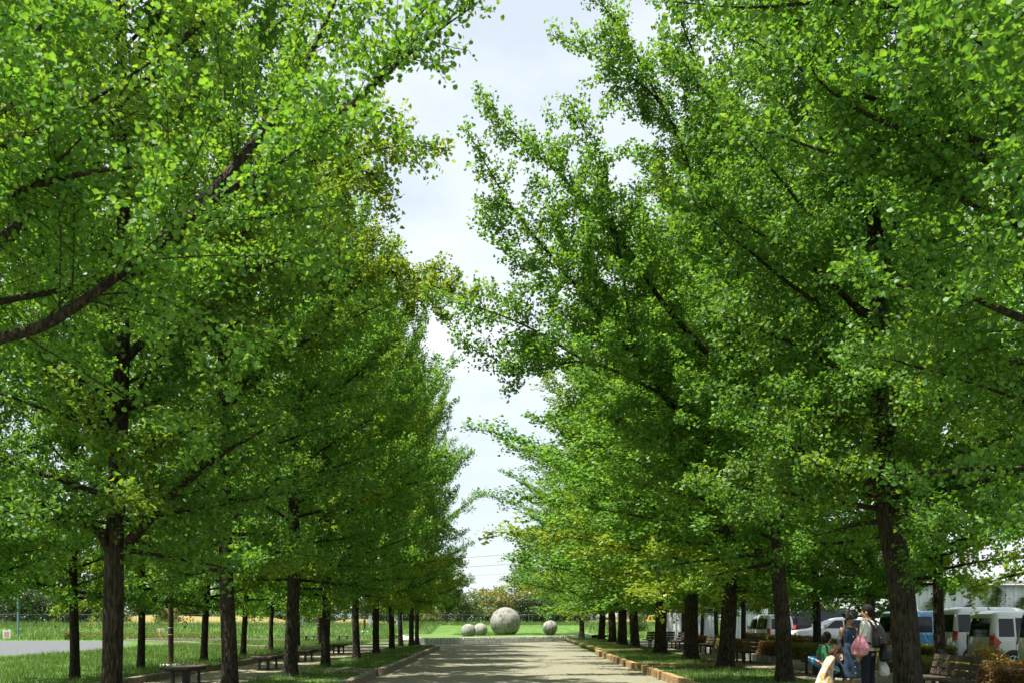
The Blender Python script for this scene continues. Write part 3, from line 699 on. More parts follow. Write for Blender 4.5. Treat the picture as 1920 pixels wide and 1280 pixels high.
bd = ['green bush behind the fence just left of the big stone ball', 'bush with orange flowers directly behind the big stone ball', 'dark bush behind the fence right of the big stone ball', 'dark bush behind the fence above the single small ball', 'tall orange flecked bush under the utility pole', 'tallest flowering bush at the foot of the utility pole',
      'dark bush behind the far left fence, second of four', 'mid green bush behind the far left fence', 'pale yellow green bush behind the far left fence', 'darkest bush at the far left edge behind the fence', 'low yellowish bush behind the two small stone balls', 'dark bush behind the fence among the left trunks',
      'low green bush on the far lawn before the white hoarding', 'low yellow green bush on the far lawn before the white hoarding', 'small bush on the grass bank past the right row'] + [f'dark bush past the far left fence, {ORD[i]} left of the darkest one' for i in range(4)] + [f'bush on the skyline behind the left rows, {ORD[i]} from the left' for i in range(13)]
for (x, y, k, s), d in zip(bl, bd):
    o = thing('bush', d, 'bush', (x, y, hill_z(x, y) - (.9 * s if x < -12 else .1)), x, 'bushes past the lawn', (s, s, s)); link('foliage', BUSH[k], o)

BG = Tree(301, 9.0, .2, z0=1.6, reach=3.6, ysq=0, n_limbs=56, leaf=.2, per=3, gap=.14, four=False, yel=.02, el=(20, 70), l2gap=.3, dark=np.array((.018, .05, .016)), light=np.array((.06, .12, .03)), low=.9)
BG2 = Tree(302, 7.5, .18, z0=1.3, reach=3.4, ysq=0, n_limbs=42, leaf=.2, per=3, gap=.14, four=False, yel=.03, el=(20, 70), l2gap=.3, dark=np.array((.03, .08, .02)), light=np.array((.10, .17, .035)), low=.9)
bgl = [(-64, 104, 1, 1.1), (-57, 103, 0, 1.2), (-51, 106, 0, 1.1), (-45, 104, 0, 1.2), (-39, 112, 1, 1.0), (-60, 118, 0, 1.5), (-48, 122, 0, 1.5), (-33, 126, 0, 1.1), (-26, 128, 1, 1.0), (-17, 122, 0, 1.0), (-10, 100, 1, .8), (-6.2, 93, 1, .85), (2.6, 118, 0, 1.0), (7, 120, 0, .9),
       (13, 112, 1, 1), (21, 72, 0, .8), (24.5, 62, 0, .85), (28, 63.5, 0, .9), (22, 66, 1, .8), (18, 110, 0, 1.1), (27, 112, 0, 1.2), (-72, 96, 0, 1.2), (36, 80, 0, 1.1)] + [(-84 + 7.3 * i, 138 + 9 * math.sin(i * 2.1), i % 2, 1.0 + .25 * math.sin(i * 1.7)) for i in range(11)] + [(8 + 8 * i, 140 + 6 * math.sin(i * 2.1), i % 2, 1.0) for i in range(6)]
bgl.sort()
for i, (x, y, k, s) in enumerate(bgl):
    side = 'behind the far left fence' if x < -30 else 'past the lawn behind the left rows' if x < -3 else 'past the lawn near the utility pole' if x < 14 and y > 90 else 'behind the car park'
    cnt = sum(1 for q in bgl[:i] if ('a' if q[0] < -30 else 'b' if q[0] < -3 else 'c' if q[0] < 14 and q[1] > 90 else 'd') == ('a' if x < -30 else 'b' if x < -3 else 'c' if x < 14 and y > 90 else 'd'))
    (BG, BG2)[k].place(f'{("dark green", "lighter green")[k]} broadleaf tree {side}, {ORD[cnt]} from the left', (x, y, hill_z(x, y) - .1), i * 1.3, s, 1.0, 'trees past the park', 'broadleaf_tree')

# grass blades on lawns and verges
def blades(name, regions, seed, dark=(.048, .12, .022), light=(.115, .205, .042), dry=(.26, .24, .08)):
    rng = np.random.default_rng(seed); Vs, Fs, Cs, o = [], [], [], 0
    for (x0, x1, y0, y1, n, hmin, hmax, w, zf) in regions:
        x = rng.uniform(x0, x1, n); y = rng.uniform(y0, y1, n)
        cl = np.sin(x * 1.7 + 1.3 * np.sin(y * .9)) * np.sin(y * 1.3 + np.sin(x)) * .5 + .5
        keep = rng.random(n) < .35 + .65 * cl; x, y, cl = x[keep], y[keep], cl[keep]; m = len(x)
        z = zf(x, y); h = rng.uniform(hmin, hmax, m) * (.7 + .6 * cl); a = rng.uniform(0, 6.28, m)
        dx, dy = np.cos(a) * w, np.sin(a) * w; l = rng.normal(0, .35, (m, 2)) * h[:, None]
        V = np.stack([np.stack([x - dx, y - dy, z - .01], 1), np.stack([x + dx, y + dy, z - .01], 1), np.stack([x + l[:, 0], y + l[:, 1], z + h], 1)], 1)
        t = np.clip(rng.normal(.5, .3, (m, 1)), 0, 1); c = np.array(dark) * (1 - t) + np.array(light) * t
        d = (rng.random((m, 1)) < .07); c = np.where(d, np.array(dry), c)
        Vs.append(V.reshape(-1, 3)); Cs.append(np.repeat(c, 3, 0)); Fs.append(np.arange(m * 3).reshape(-1, 3) + o); o += m * 3
    g = link(name, mesh_arrays(name, np.concatenate(Vs), np.concatenate(Fs), M_GRASSB, np.concatenate(Cs)))
    g['kind'] = 'stuff'; return g
vz = lambda x, y: np.full_like(x, VERGE_Z); fz = lambda x, y: np.zeros_like(x)
reg = [(-5.55, -3.55, a, b_, int((b_ - a) * 1100), .05, .13, .006, vz) for a, b_ in L_SECT[1:]] + [(4.02, 6.65, a, b_, int((b_ - a) * 1300), .05, .13, .006, vz) for a, b_ in R_SECT[1:]]
reg += [(-20, -8.72, 16, 36, 46000, .07, .2, .009, fz), (-19.4, -8.7, 36, 62, 32000, .08, .22, .014, fz), (10.4, 16, 14, 26, 26000, .05, .16, .007, fz), (9.1, 12.6, 26, 50, 9000, .05, .15, .009, fz), (14, 30, 58, 66, 5000, .1, .3, .02, fz)]
tag(blades('grass', reg, 77), 'short green grass on the verges and lawns', 'grass')
reg2 = [(-62, -5.8, 64, 86, 46000, .18, .5, .022, hill_z), (6.5, 36, 66, 86, 22000, .18, .5, .022, hill_z), (-12, 15, 80, 92, 12000, .15, .4, .022, lambda x, y: .96 + 0 * x)]
tag(blades('tall_grass', reg2, 78, dark=(.055, .13, .028), light=(.12, .205, .055)), 'taller rough grass covering the bank below the fence', 'grass')
reg3 = [(-4, 6, 64.5, 80, 26000, .03, .09, .016, lambda x, y: .355 + .62 * sstep((y - 70) / 14))]
tag(blades('lawn_grass', reg3, 79, dark=(.062, .145, .028), light=(.12, .21, .045)), 'mown lawn grass around the stone balls', 'grass')

def litter():
    rng = np.random.default_rng(5); n = 2600
    x = np.where(rng.random(n) < .5, -3.3 + np.abs(rng.normal(0, .9, n)), rng.uniform(-3.2, 3.7, n)); y = rng.uniform(14, 50, n)
    k = n // 3; x[:k] = rng.uniform(-8.4, -5.8, k); k2 = k + n // 4; x[k:k2] = rng.uniform(6.8, 8.8, k2 - k)
    q = x > 3.7
    x[q & (x < 6.7)] = 3.6
    C = np.stack([x, y, np.full(n, .03)], 1)
    a = rng.uniform(0, 6.28, n); s = rng.uniform(.04, .07, n)
    ca, sa = np.cos(a), np.sin(a)
    V = np.stack([C + np.stack([s * (u * ca - v * sa), s * (u * sa + v * ca), .012 * rng.random(n) + w * s], 1) for u, v, w in LEAF2], 1)
    F = (np.arange(n)[:, None, None] * 4 + TRI2[None]).reshape(-1, 3)
    c = np.where(rng.random((n, 1)) < .6, np.array((.45, .36, .04)), np.array((.24, .25, .04))) * rng.uniform(.5, 1.1, (n, 1))
    o = link('fallen_leaves', mesh_arrays('fallen_leaves', V.reshape(-1, 3), F, M_LEAF, np.repeat(c, 4, 0))); o['kind'] = 'stuff'
    tag(o, 'small yellow fallen leaves strewn over the paving', 'leaves')
litter()
# ------------------------------------------------------------------ stone balls
def stone_ball(label, x, y, zc, r, zg, seed):
    bm = bmesh.new(); bmesh.ops.create_uvsphere(bm, u_segments=64, v_segments=40, radius=r)
    rng = random.Random(seed)
    for v in bm.verts:
        n = v.co.normalized()
        v.co += n * r * (0.006 * math.sin(n.x * 9 + seed) * math.sin(n.y * 8) + 0.004 * math.sin(n.z * 23 + seed * 3))
    geom = list(bm.verts) + list(bm.edges) + list(bm.faces)
    bmesh.ops.bisect_plane(bm, geom=geom, plane_co=(0, 0, zg - zc - .06), plane_no=(0, 0, -1), clear_outer=True)
    es = [e for e in bm.edges if e.is_boundary]
    if es: bmesh.ops.contextual_create(bm, geom=es)
    me = bpy.data.meshes.new('stone_ball'); bm.to_mesh(me); bm.free(); me.materials.append(M_BALL)
    me.polygons.foreach_set('use_smooth', np.ones(len(me.polygons), dtype=bool))
    o = link('stone_ball', me, None, (x, y, zc)); o.rotation_euler = (0, 0, seed * 1.7)
    return tag(o, label, 'stone ball', 'carved stone balls on the lawn')
stone_ball('huge weathered stone ball in the middle of the lawn', -0.09, 66, 1.27, 1.10, .38, 1)
stone_ball('small streaked stone ball, nearest the wall and furthest left', -2.56, 60.6, .70, .495, .355, 2)
stone_ball('small stone ball touching the left one, nearer the big ball', -1.88, 65.2, .72, .50, .36, 3)
stone_ball('single small stone ball alone right of the big one', 3.13, 65.5, .88, .54, .36, 4)

# ------------------------------------------------------------------ benches
def backless():
    t = thing('bench', 'x', 'bench')
    for i in range(4): MB().box(-.30 + .152 * i, -.156 + .152 * i, -.85, .85, .36, .415, .008).obj('seat_slat', M_SLAT, t)
    for y in (-.5, 0, .5): MB().box(-.29, .29, y - .03, y + .03, .315, .358, .004).obj('bracket', M_STEEL, t)
    for x, y in ((-.12, -.5), (.12, -.5), (-.12, .5), (.12, .5), (0, 0)): MB().box(x - .03, x + .03, y - .03, y + .03, -.02, .316, .004).obj('leg', M_STEEL, t)
    return t
def backed():
    t = thing('bench', 'x', 'bench')
    for i in range(3): MB().box(-.26 + .155 * i, -.115 + .155 * i, -.85, .85, .38, .425, .008).obj('seat_slat', M_SLAT, t)
    for i in range(3):
        M = Matrix.Translation((.225 + .035 * i, 0, .50 + .135 * i)) @ Matrix.Rotation(math.radians(14), 4, 'Y')
        MB().box(-.02, .02, -.85, .85, -.055, .055, .006, M).obj('back_slat', M_SLAT, t)
    for y in (-.5, .5):
        MB().box(-.25, .25, y - .025, y + .025, .335, .378, .004).obj('bracket', M_STEEL, t)
        MB().tube([(.22, y, .34), (.27, y, .55), (.345, y, .86)], .024, 6).obj('back_post', M_STEEL, t)
        for x in (-.1, .1): MB().box(x - .03, x + .03, y - .03, y + .03, -.02, .336, .004).obj('leg', M_STEEL, t)
    MB().box(-.03, .03, -.03, .03, -.02, .38, .004).obj('leg', M_STEEL, t)
    return t
b0 = backless(); first = True
for x, y, rz, lab in ((-7.35, 20.8, 0, 'backless slatted bench on the left footpath, nearest the camera'), (-7.08, 26.9, 0, 'backless slatted bench on the left footpath, second from the camera'), (-7.15, 32.2, 0, 'backless slatted bench on the left footpath, third from the camera'),
                      (-7.3, 39.4, 0, 'backless slatted bench on the left footpath, farthest along the kerb'), (-12.9, 60.6, 1.57, 'dark backless bench at the far edge of the plaza left, beside a trunk'), (-10.6, 60.2, 1.57, 'dark backless bench at the far edge of the plaza, nearer the road')):
    o = b0 if first else copy_tree(b0); first = False
    o.location = (x, y, .012); o.rotation_euler = (0, 0, rz); o['label'] = lab; o['group'] = 'backless benches on the left'
b1 = backed(); first = True
for x, y, rz, lab in ((7.95, 16.6, 0, 'brown slatted bench with a back half hidden by the leaning trunk'), (8.2, 24.0, 0, 'dark bench with a back standing behind the boy'), (8.15, 31.2, 0, 'dark bench with a back in front of the red brown hedge'),
                      (8.55, 39.0, 0, 'dark bench with a back, second farthest on the right footpath'), (8.5, 45.6, 0, 'dark bench with a back at the far end of the right footpath'), (8.1, 48.5, -1.2, 'dark bench turned toward the plaza past the right hedge')):
    o = b1 if first else copy_tree(b1); first = False
    o.location = (x, y, .012); o.rotation_euler = (0, 0, rz); o['label'] = lab; o['group'] = 'benches with backs on the right'

# ------------------------------------------------------------------ posts, signs, fence, utility pole
def lamp_post(label, x, y, z, H, r=.075):
    t = thing('lamp_post', label, 'lamp post', (x, y, z), 0, 'brown lamp posts')
    MB().tube([(0, 0, -.05), (0, 0, 1.4), (0, 0, H)], [r, r, r * .8], 14).obj('post', M_BROWNPOST, t, True, 40)
    MB().tube([(0, 0, -.02), (0, 0, .03), (0, 0, .05)], [.34, .34, .28], 20).obj('base', M_WHITE, t, True, 40)
    for zz_ in (1.0, 1.22): MB().tube([(0, 0, zz_), (0, 0, zz_ + .018)], [r * 1.06] * 2, 14).obj('band', M_WHITE, t)
    MB().tube([(0, 0, H), (0, 0, H + .06), (0, 0, H + .35), (0, 0, H + .42)], [.06, .16, .2, .05], 14).obj('lamp_head', M_WHITE, t, True, 40)
lamp_post('brown lamp post with two white bands on the left lawn, nearest', -10.85, 29.3, 0, 4.2, .085)
lamp_post('slim brown lamp post among the left trunks by the far benches', -13.0, 62.5, 0, 3.6, .07)
lamp_post('brown lamp post on the grass bank, farthest of the three', -11.6, 74, hill_z(0, 74) - .05, 3.4, .09)
def slim_pole(label, x, y, z, H, r):
    t = thing('pole', label, 'pole', (x, y, z), 0, 'blue green poles')
    MB().tube([(0, 0, -.1), (0, 0, H)], [r, r], 10).obj('shaft', M_POLEBLUE, t, True, 40)
    MB().tube([(0, 0, H), (0, 0, H + .03)], [r * 1.15, r * .8], 10).obj('cap', M_POLEBLUE, t)
slim_pole('blue green steel pole beside the gravel at the far left', -35.3, 65.5, 0.02, 3.0, .07)
slim_pole('short blue pole on the bank between left trunks', -17.3, 77, .7, 1.4, .06)
slim_pole('blue green pole on the bank right of the single small ball', 9.6, 75.5, .75, 1.6, .09)
slim_pole('blue green pole standing among the far bushes', 7.5, 92, .9, 2.2, .07)

t = thing('notice_board', 'small white notice board standing by the gravel at far left', 'notice board', (-35.4, 64.2, .02), .2)
MB().box(-.26, .26, -.02, .02, .12, .72, .006).obj('panel', M_WHITE, t)
M_RED = surf('poster_red', (.55, .16, .12), (.68, .45, .38), .6, 7)
MB().box(-.16, .16, -.026, -.021, .22, .58).obj('poster', M_RED, t)
for x in (-.2, .2): MB().tube([(x, .01, -.05), (x, .01, .12)], .018, 6).obj('leg', M_WHITE, t)
M_GREENC = surf('green_clip', (.03, .22, .12), (.05, .28, .15), .5)
MB().box(-.05, .05, -.03, .03, .72, .8, .01).obj('clip', M_GREENC, t)

t = thing('traffic_cone', 'orange traffic cone standing on the grass bank at left', 'traffic cone', (-26.6, 69.6, .21))
MB().tube([(0, 0, .03), (0, 0, .4), (0, 0, .62)], [.14, .075, .035], 16).obj('cone', M_ORANGE, t, True, 50)
MB().box(-.19, .19, -.19, .19, -.02, .035, .01).obj('base', M_ORANGE, t)
t = thing('sign_board', 'grey sign board standing behind the orange cone', 'sign board', (-26.95, 70.6, .24), .1)
MB().box(-.3, .3, -.015, .015, .08, .55, .005).obj('panel', M_GREY, t)
for x in (-.24, .24): MB().tube([(x, 0, -.05), (x, 0, .09)], .015, 6).obj('leg', M_GREY, t)
t = thing('utility_box', 'small grey utility box on the bank left of the stone balls', 'utility box', (-9.6, 80, .84))
MB().box(-.4, .4, -.2, .2, -.05, .95, .02).obj('cabinet', M_GREY, t); MB().box(-.44, .44, -.24, .24, .95, 1.0, .01).obj('lid', M_GREY, t)
t = thing('utility_box', 'narrow grey box beside the trunk left of the stone balls', 'utility box', (-11.9, 79, .8))
MB().box(-.14, .14, -.12, .12, -.05, .95, .015).obj('cabinet', M_GREY, t); MB().box(-.16, .16, -.14, .14, .95, .99, .01).obj('lid', M_GREY, t)

M_FENCE = surf('fence_paint', (.05, .075, .07), (.09, .12, .11), .6, 6)
def wire_fence(label, x0, x1, y, z, H=1.05, gap=2.2, group='wire fences on the bank'):
    t = thing('wire_fence', label, 'fence', (x0, y, z), 0, group); L = x1 - x0; n = int(L / gap)
    post = MB().tube([(0, 0, -.3), (0, 0, H)], .026, 8).mesh('post', M_FENCE, True, 40)
    for i in range(n + 1): link('post', post, t, (L * i / n, 0, 0))
    for zz_ in (H - .03, .12): MB().tube([(0, 0, zz_), (L, 0, zz_)], .014, 6).obj('rail', M_FENCE, t)
    m = MB(); k = int(L / .28)
    for i in range(k):
        for s in (0, 1):
            a, b = (i * .28 + s * .28, .12), (i * .28 + (1 - s) * .28 + (.0), H - .03)
            m.add([(a[0] - .004, 0, a[1]), (a[0] + .004, 0, a[1]), (b[0] + .004, 0, b[1]), (b[0] - .004, 0, b[1])], [(0, 1, 2, 3)])
    o = m.obj('chain_link', M_FENCE, t); o['kind'] = 'stuff'
wire_fence('long wire fence with thin posts along the left bank', -75, -22.2, 88, .94)
wire_fence('wire fence running past the lawn behind the stone balls', -22, 22, 90, .94)

t = thing('utility_pole', 'tall grey concrete utility pole rising behind the lawn', 'utility pole', (.85, 108, .9))
MB().tube([(0, 0, -.5), (0, 0, 5), (0, 0, 9.0)], [.15, .13, .10], 14).obj('shaft', M_CONC, t, True, 40)
for zz_, w in ((8.15, .55), (7.0, .45)):
    MB().box(-w, w, -.05, .05, zz_, zz_ + .09, .01).obj('crossarm', M_STEEL, t)
    for x in (-w * .85, w * .85): MB().tube([(x, 0, zz_ + .09), (x, 0, zz_ + .16), (x, 0, zz_ + .24)], [.03, .05, .025], 8).obj('insulator', M_WHITE, t, True, 60)
M_WIRE = surf('wire', (.12, .13, .15), None, .6)
for k, (zz_, x0) in enumerate(((8.35, -.46), (8.35, .46), (7.2, -.38), (7.2, .38), (6.1, 0))):
    n = 14; pts = []
    for i in range(n + 1):
        s = i / n; pts.append((x0 - 45 * s + .6 * s, 15 * s, zz_ - 1.0 * 4 * s * (1 - s) * .5 - .3 * s))
    MB().tube(pts, .014, 4).obj('wire', M_WIRE, t)
    pts = [(x0 + 45 * i / n, -6 * i / n, zz_ - 2.0 * (i / n) * (1 - i / n)) for i in range(n + 1)]
    MB().tube(pts, .014, 4).obj('wire', M_WIRE, t)
MB().box(-.2, .2, -.32, -.1, 6.2, 6.75, .03).obj('transformer', M_GREY, t)

# ------------------------------------------------------------------ white hoarding, shed, warehouse
def sheet_panel(w, h, ribs, mat, depth=.035):
    m = MB(); vs, fs = [], []; x = 0; prof = [(0, 0)]
    p = w / ribs
    for i in range(ribs): prof += [(i * p + p * .35, 0), (i * p + p * .45, depth), (i * p + p * .82, depth), (i * p + p * .92, 0)]
    prof += [(w, 0)]
    for a, b in prof: vs += [(a, -b, 0), (a, -b, h)]
    for i in range(len(prof) - 1): fs.append((2 * i, 2 * i + 2, 2 * i + 3, 2 * i + 1))
    o = len(vs)
    vs += [(0, .02, 0), (0, .02, h), (w, .02, h), (w, .02, 0)]; fs.append((o, o + 1, o + 2, o + 3))
    return m.add(vs, fs).mesh('panel', mat)
PAN = sheet_panel(.9, 2.25, 3, M_SHEET)
def hoarding(label, x0, y0, n, z=0.0, rz=0.0):
    t = thing('hoarding', label, 'hoarding', (x0, y0, z), rz, 'white steel hoardings')
    for i in range(n): o = link('panel', PAN, t, (i * .915, random.uniform(-.01, .01), 0)); o.scale = (1, 1, random.uniform(.985, 1.01))
    post = MB().tube([(0, 0, -.1), (0, 0, 2.5)], .035, 6).mesh('post', M_GREY)
    for i in range(0, n + 1, 2): link('post', post, t, (i * .915 - .008, .08, 0))
    MB().tube([(0, .06, 2.28), (n * .915, .06, 2.28)], .024, 6).obj('rail', M_GREY, t)
hoarding('white steel hoarding left part, seen between the far right trunks', 11.0, 63.5, 4)
hoarding('white steel hoarding middle part behind the hedges', 15.0, 61.5, 3)
hoarding('white steel hoarding nearest the dark van', 18.0, 61.0, 3)
t = thing('shed', 'small dark wooden shed past the right end of the wall', 'shed', (14.6, 98, .9))
M_SHED = surf('shed_wood', (.07, .055, .045), (.14, .11, .085), .85, 5)
for i in range(10): MB().box(-1.4 + .28 * i, -1.14 + .28 * i, -.03, 0, 0, 1.9).obj('plank', M_SHED, t)
MB().box(-1.38, 1.38, 0.01, 2.0, 0, 1.9).obj('wall', M_SHED, t)
MB().add([(-1.6, -.3, 1.9), (1.6, -.3, 1.9), (1.6, 2.3, 2.25), (-1.6, 2.3, 2.25), (-1.6, -.3, 1.99), (1.6, -.3, 1.99), (1.6, 2.3, 2.34), (-1.6, 2.3, 2.34)], [(0, 1, 2, 3), (4, 5, 6, 7), (0, 1, 5, 4), (1, 2, 6, 5), (2, 3, 7, 6), (3, 0, 4, 7)]).obj('roof', M_GREY, t)
t = thing('barricade', 'yellow A-shaped barricade standing in front of the shed', 'barricade', (13.6, 86, .95))
M_YEL = surf('yellow_paint', (.72, .48, .03), (.65, .45, .05), .5)
for s in (-1, 1):
    for y in (-.3, .3): MB().tube([(s * .42, y, -.05), (s * .03, y * .4, .95)], .03, 6).obj('leg', M_YEL, t)
MB().box(-.28, .28, -.2, -.17, .4, .52).obj('crossbar', M_YEL, t)

t = thing('warehouse', 'white corrugated warehouse wall behind the parked vans', 'warehouse', (27.5, 61, 0))
PW = sheet_panel(1.15, 3.75, 2, M_SHEETW, .06)
for i in range(32): link('panel', PW, t, (i * 1.16, 0, 0.15))
MB().box(0, 37.1, .05, 14, 0, 3.85).obj('wall', M_SHEETW, t)
MB().box(-.2, 37.3, -.02, .0, -.1, .15).obj('plinth', M_CONC, t)
rf = MB().add([(-.4, -.5, 3.82), (37.5, -.5, 3.82), (37.5, 7, 4.3), (-.4, 7, 4.3), (37.5, 14.5, 3.82), (-.4, 14.5, 3.82), (-.4, -.5, 3.94), (37.5, -.5, 3.94), (37.5, 7, 4.42), (-.4, 7, 4.42), (37.5, 14.5, 3.94), (-.4, 14.5, 3.94)],
              [(0, 1, 2, 3), (3, 2, 4, 5), (6, 7, 8, 9), (9, 8, 10, 11), (0, 1, 7, 6), (5, 4, 10, 11), (0, 3, 9, 6), (3, 5, 11, 9), (1, 2, 8, 7), (2, 4, 10, 8)]).obj('roof', M_ROOFS, t)
MB().tube([(-.4, -.56, 3.8), (37.5, -.56, 3.8)], .07, 8).obj('gutter', M_GREY, rf)
def vine(n, w, h, seed):
    rng = np.random.default_rng(seed); z = h * rng.random(n) ** 1.5; s = (1 - z / h) ** .7
    x = rng.normal(0, .33, n) * w * s + .15 * np.sin(z * 4 + seed); y = -.05 - rng.random(n) * .3 * s
    V, F, col = leaves(np.stack([x, y, z], 1), np.zeros(n), 2, .12, rng, False, spread=.08, dark=np.array((.05, .12, .02)), light=np.array((.13, .23, .035)), upbias=.3)
    return mesh_arrays('foliage', V, F, M_BGLEAF, col)
VI = [vine(900, 2.4, 3.6, 1), vine(700, 2.0, 3.0, 2), vine(1000, 3.0, 2.4, 3)]
for i, (x, k) in enumerate(((28.6, 1), (31.0, 2), (32.8, 0), (34.6, 1), (36.2, 2), (37.6, 0), (39.4, 1), (41, 2))):
    o = thing('climbing_plant', f'green climbing plant on the white warehouse wall, {ORD[i]} from the left', 'climbing plant', (x, 60.8, 0), 0, 'climbing plants on the warehouse'); link('foliage', VI[k], o)
o = thing('bush', 'long overgrown bush at the foot of the warehouse wall', 'bush', (36, 58.5, 0)); link('foliage', blob('foliage', 5000, (20, 2.2, 1.9), .14, (.05, .12, .02), (.13, .23, .035), 90, 'box'), o)
t = thing('distant_tower', 'faint pale tower far away on the skyline', 'tower', (-30, 1250, 0))
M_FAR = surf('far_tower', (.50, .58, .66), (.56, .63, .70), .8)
for x0, x1, h in ((-9, 3, 34), (3.2, 12, 27)): MB().box(x0, x1, 0, 12, 0, h).obj('block', M_FAR, t)
MB().box(-5, -1, 3, 8, 34, 39).obj('roof_box', M_FAR, t)

# ------------------------------------------------------------------ vehicles
def paint(name, c, rough=.28): return surf(name, c, tuple(v * .94 for v in c), rough, 2, 3, spec=.5, coat=.6)
P_WHITE = paint('car_white', (.74, .76, .77)); P_BLUE = paint('car_blue', (.07, .25, .42)); P_BLACK = surf('car_black', (.006, .008, .014), (.008, .01, .018), .3, 2, spec=.3); P_SILVER = paint('car_silver', (.45, .48, .50)); P_NAVY = paint('car_navy', (.02, .05, .13)); P_CREAM = paint('car_cream', (.70, .71, .67))
M_GLASS = surf('tinted_glass', (.010, .014, .016), None, .05, spec=.35)
M_TYRE = surf('tyre', (.012, .012, .012), (.03, .03, .03), .85, 20)
M_RIM = surf('rim', (.42, .43, .45), (.5, .5, .52), .3, 5, metallic=.8)
M_TAIL = surf('tail_lamp', (.42, .015, .012), (.5, .03, .02), .2, 5, spec=.6)
M_HEAD = surf('head_lamp', (.55, .58, .6), (.7, .72, .74), .12, 5, spec=.7)
M_TRIM = surf('black_trim', (.015, .015, .016), None, .5)
M_PLATE = surf('plate', (.70, .66, .30), (.66, .62, .28), .5)
M_PLATEW = surf('plate_white', (.74, .75, .74), None, .5)

VAN = [(.20, .06, 3.30, .66), (.30, .0, 3.37, .72), (.55, .0, 3.40, .74), (.92, .0, 3.38, .74), (1.02, .02, 3.30, .735), (1.12, .03, 3.12, .725), (1.40, .06, 2.90, .69), (1.68, .10, 2.62, .65), (1.80, .15, 2.46, .615), (1.87, .24, 2.30, .56), (1.90, .42, 2.10, .44)]
WAGON = [(.18, .06, 3.30, .66), (.28, .0, 3.38, .71), (.52, .0, 3.40, .735), (.86, .0, 3.37, .735), (.95, .01, 3.20, .73), (1.02, .02, 2.98, .72), (1.30, .05, 2.70, .685), (1.56, .09, 2.42, .645), (1.66, .14, 2.25, .61), (1.72, .24, 2.05, .55), (1.745, .42, 1.85, .43)]
SUV = [(.24, .10, 4.10, .76), (.38, .02, 4.24, .86), (.62, .0, 4.30, .90), (.84, .02, 4.26, .90), (.95, .05, 4.12, .885), (1.02, .08, 3.62, .87), (1.06, .10, 3.15, .85), (1.22, .22, 2.82, .81), (1.42, .46, 2.42, .74), (1.53, .66, 2.16, .68), (1.58, .92, 1.92, .60), (1.60, 1.2, 1.7, .48)]
BIG = [(.22, .06, 4.50, .76), (.34, .0, 4.62, .83), (.62, .0, 4.68, .85), (1.00, .0, 4.62, .85), (1.10, .02, 4.30, .845), (1.18, .03, 4.0, .835), (1.50, .07, 3.62, .79), (1.80, .12, 3.22, .74), (1.92, .18, 3.0, .70), (1.98, .28, 2.8, .64), (2.02, .5, 2.5, .5)]
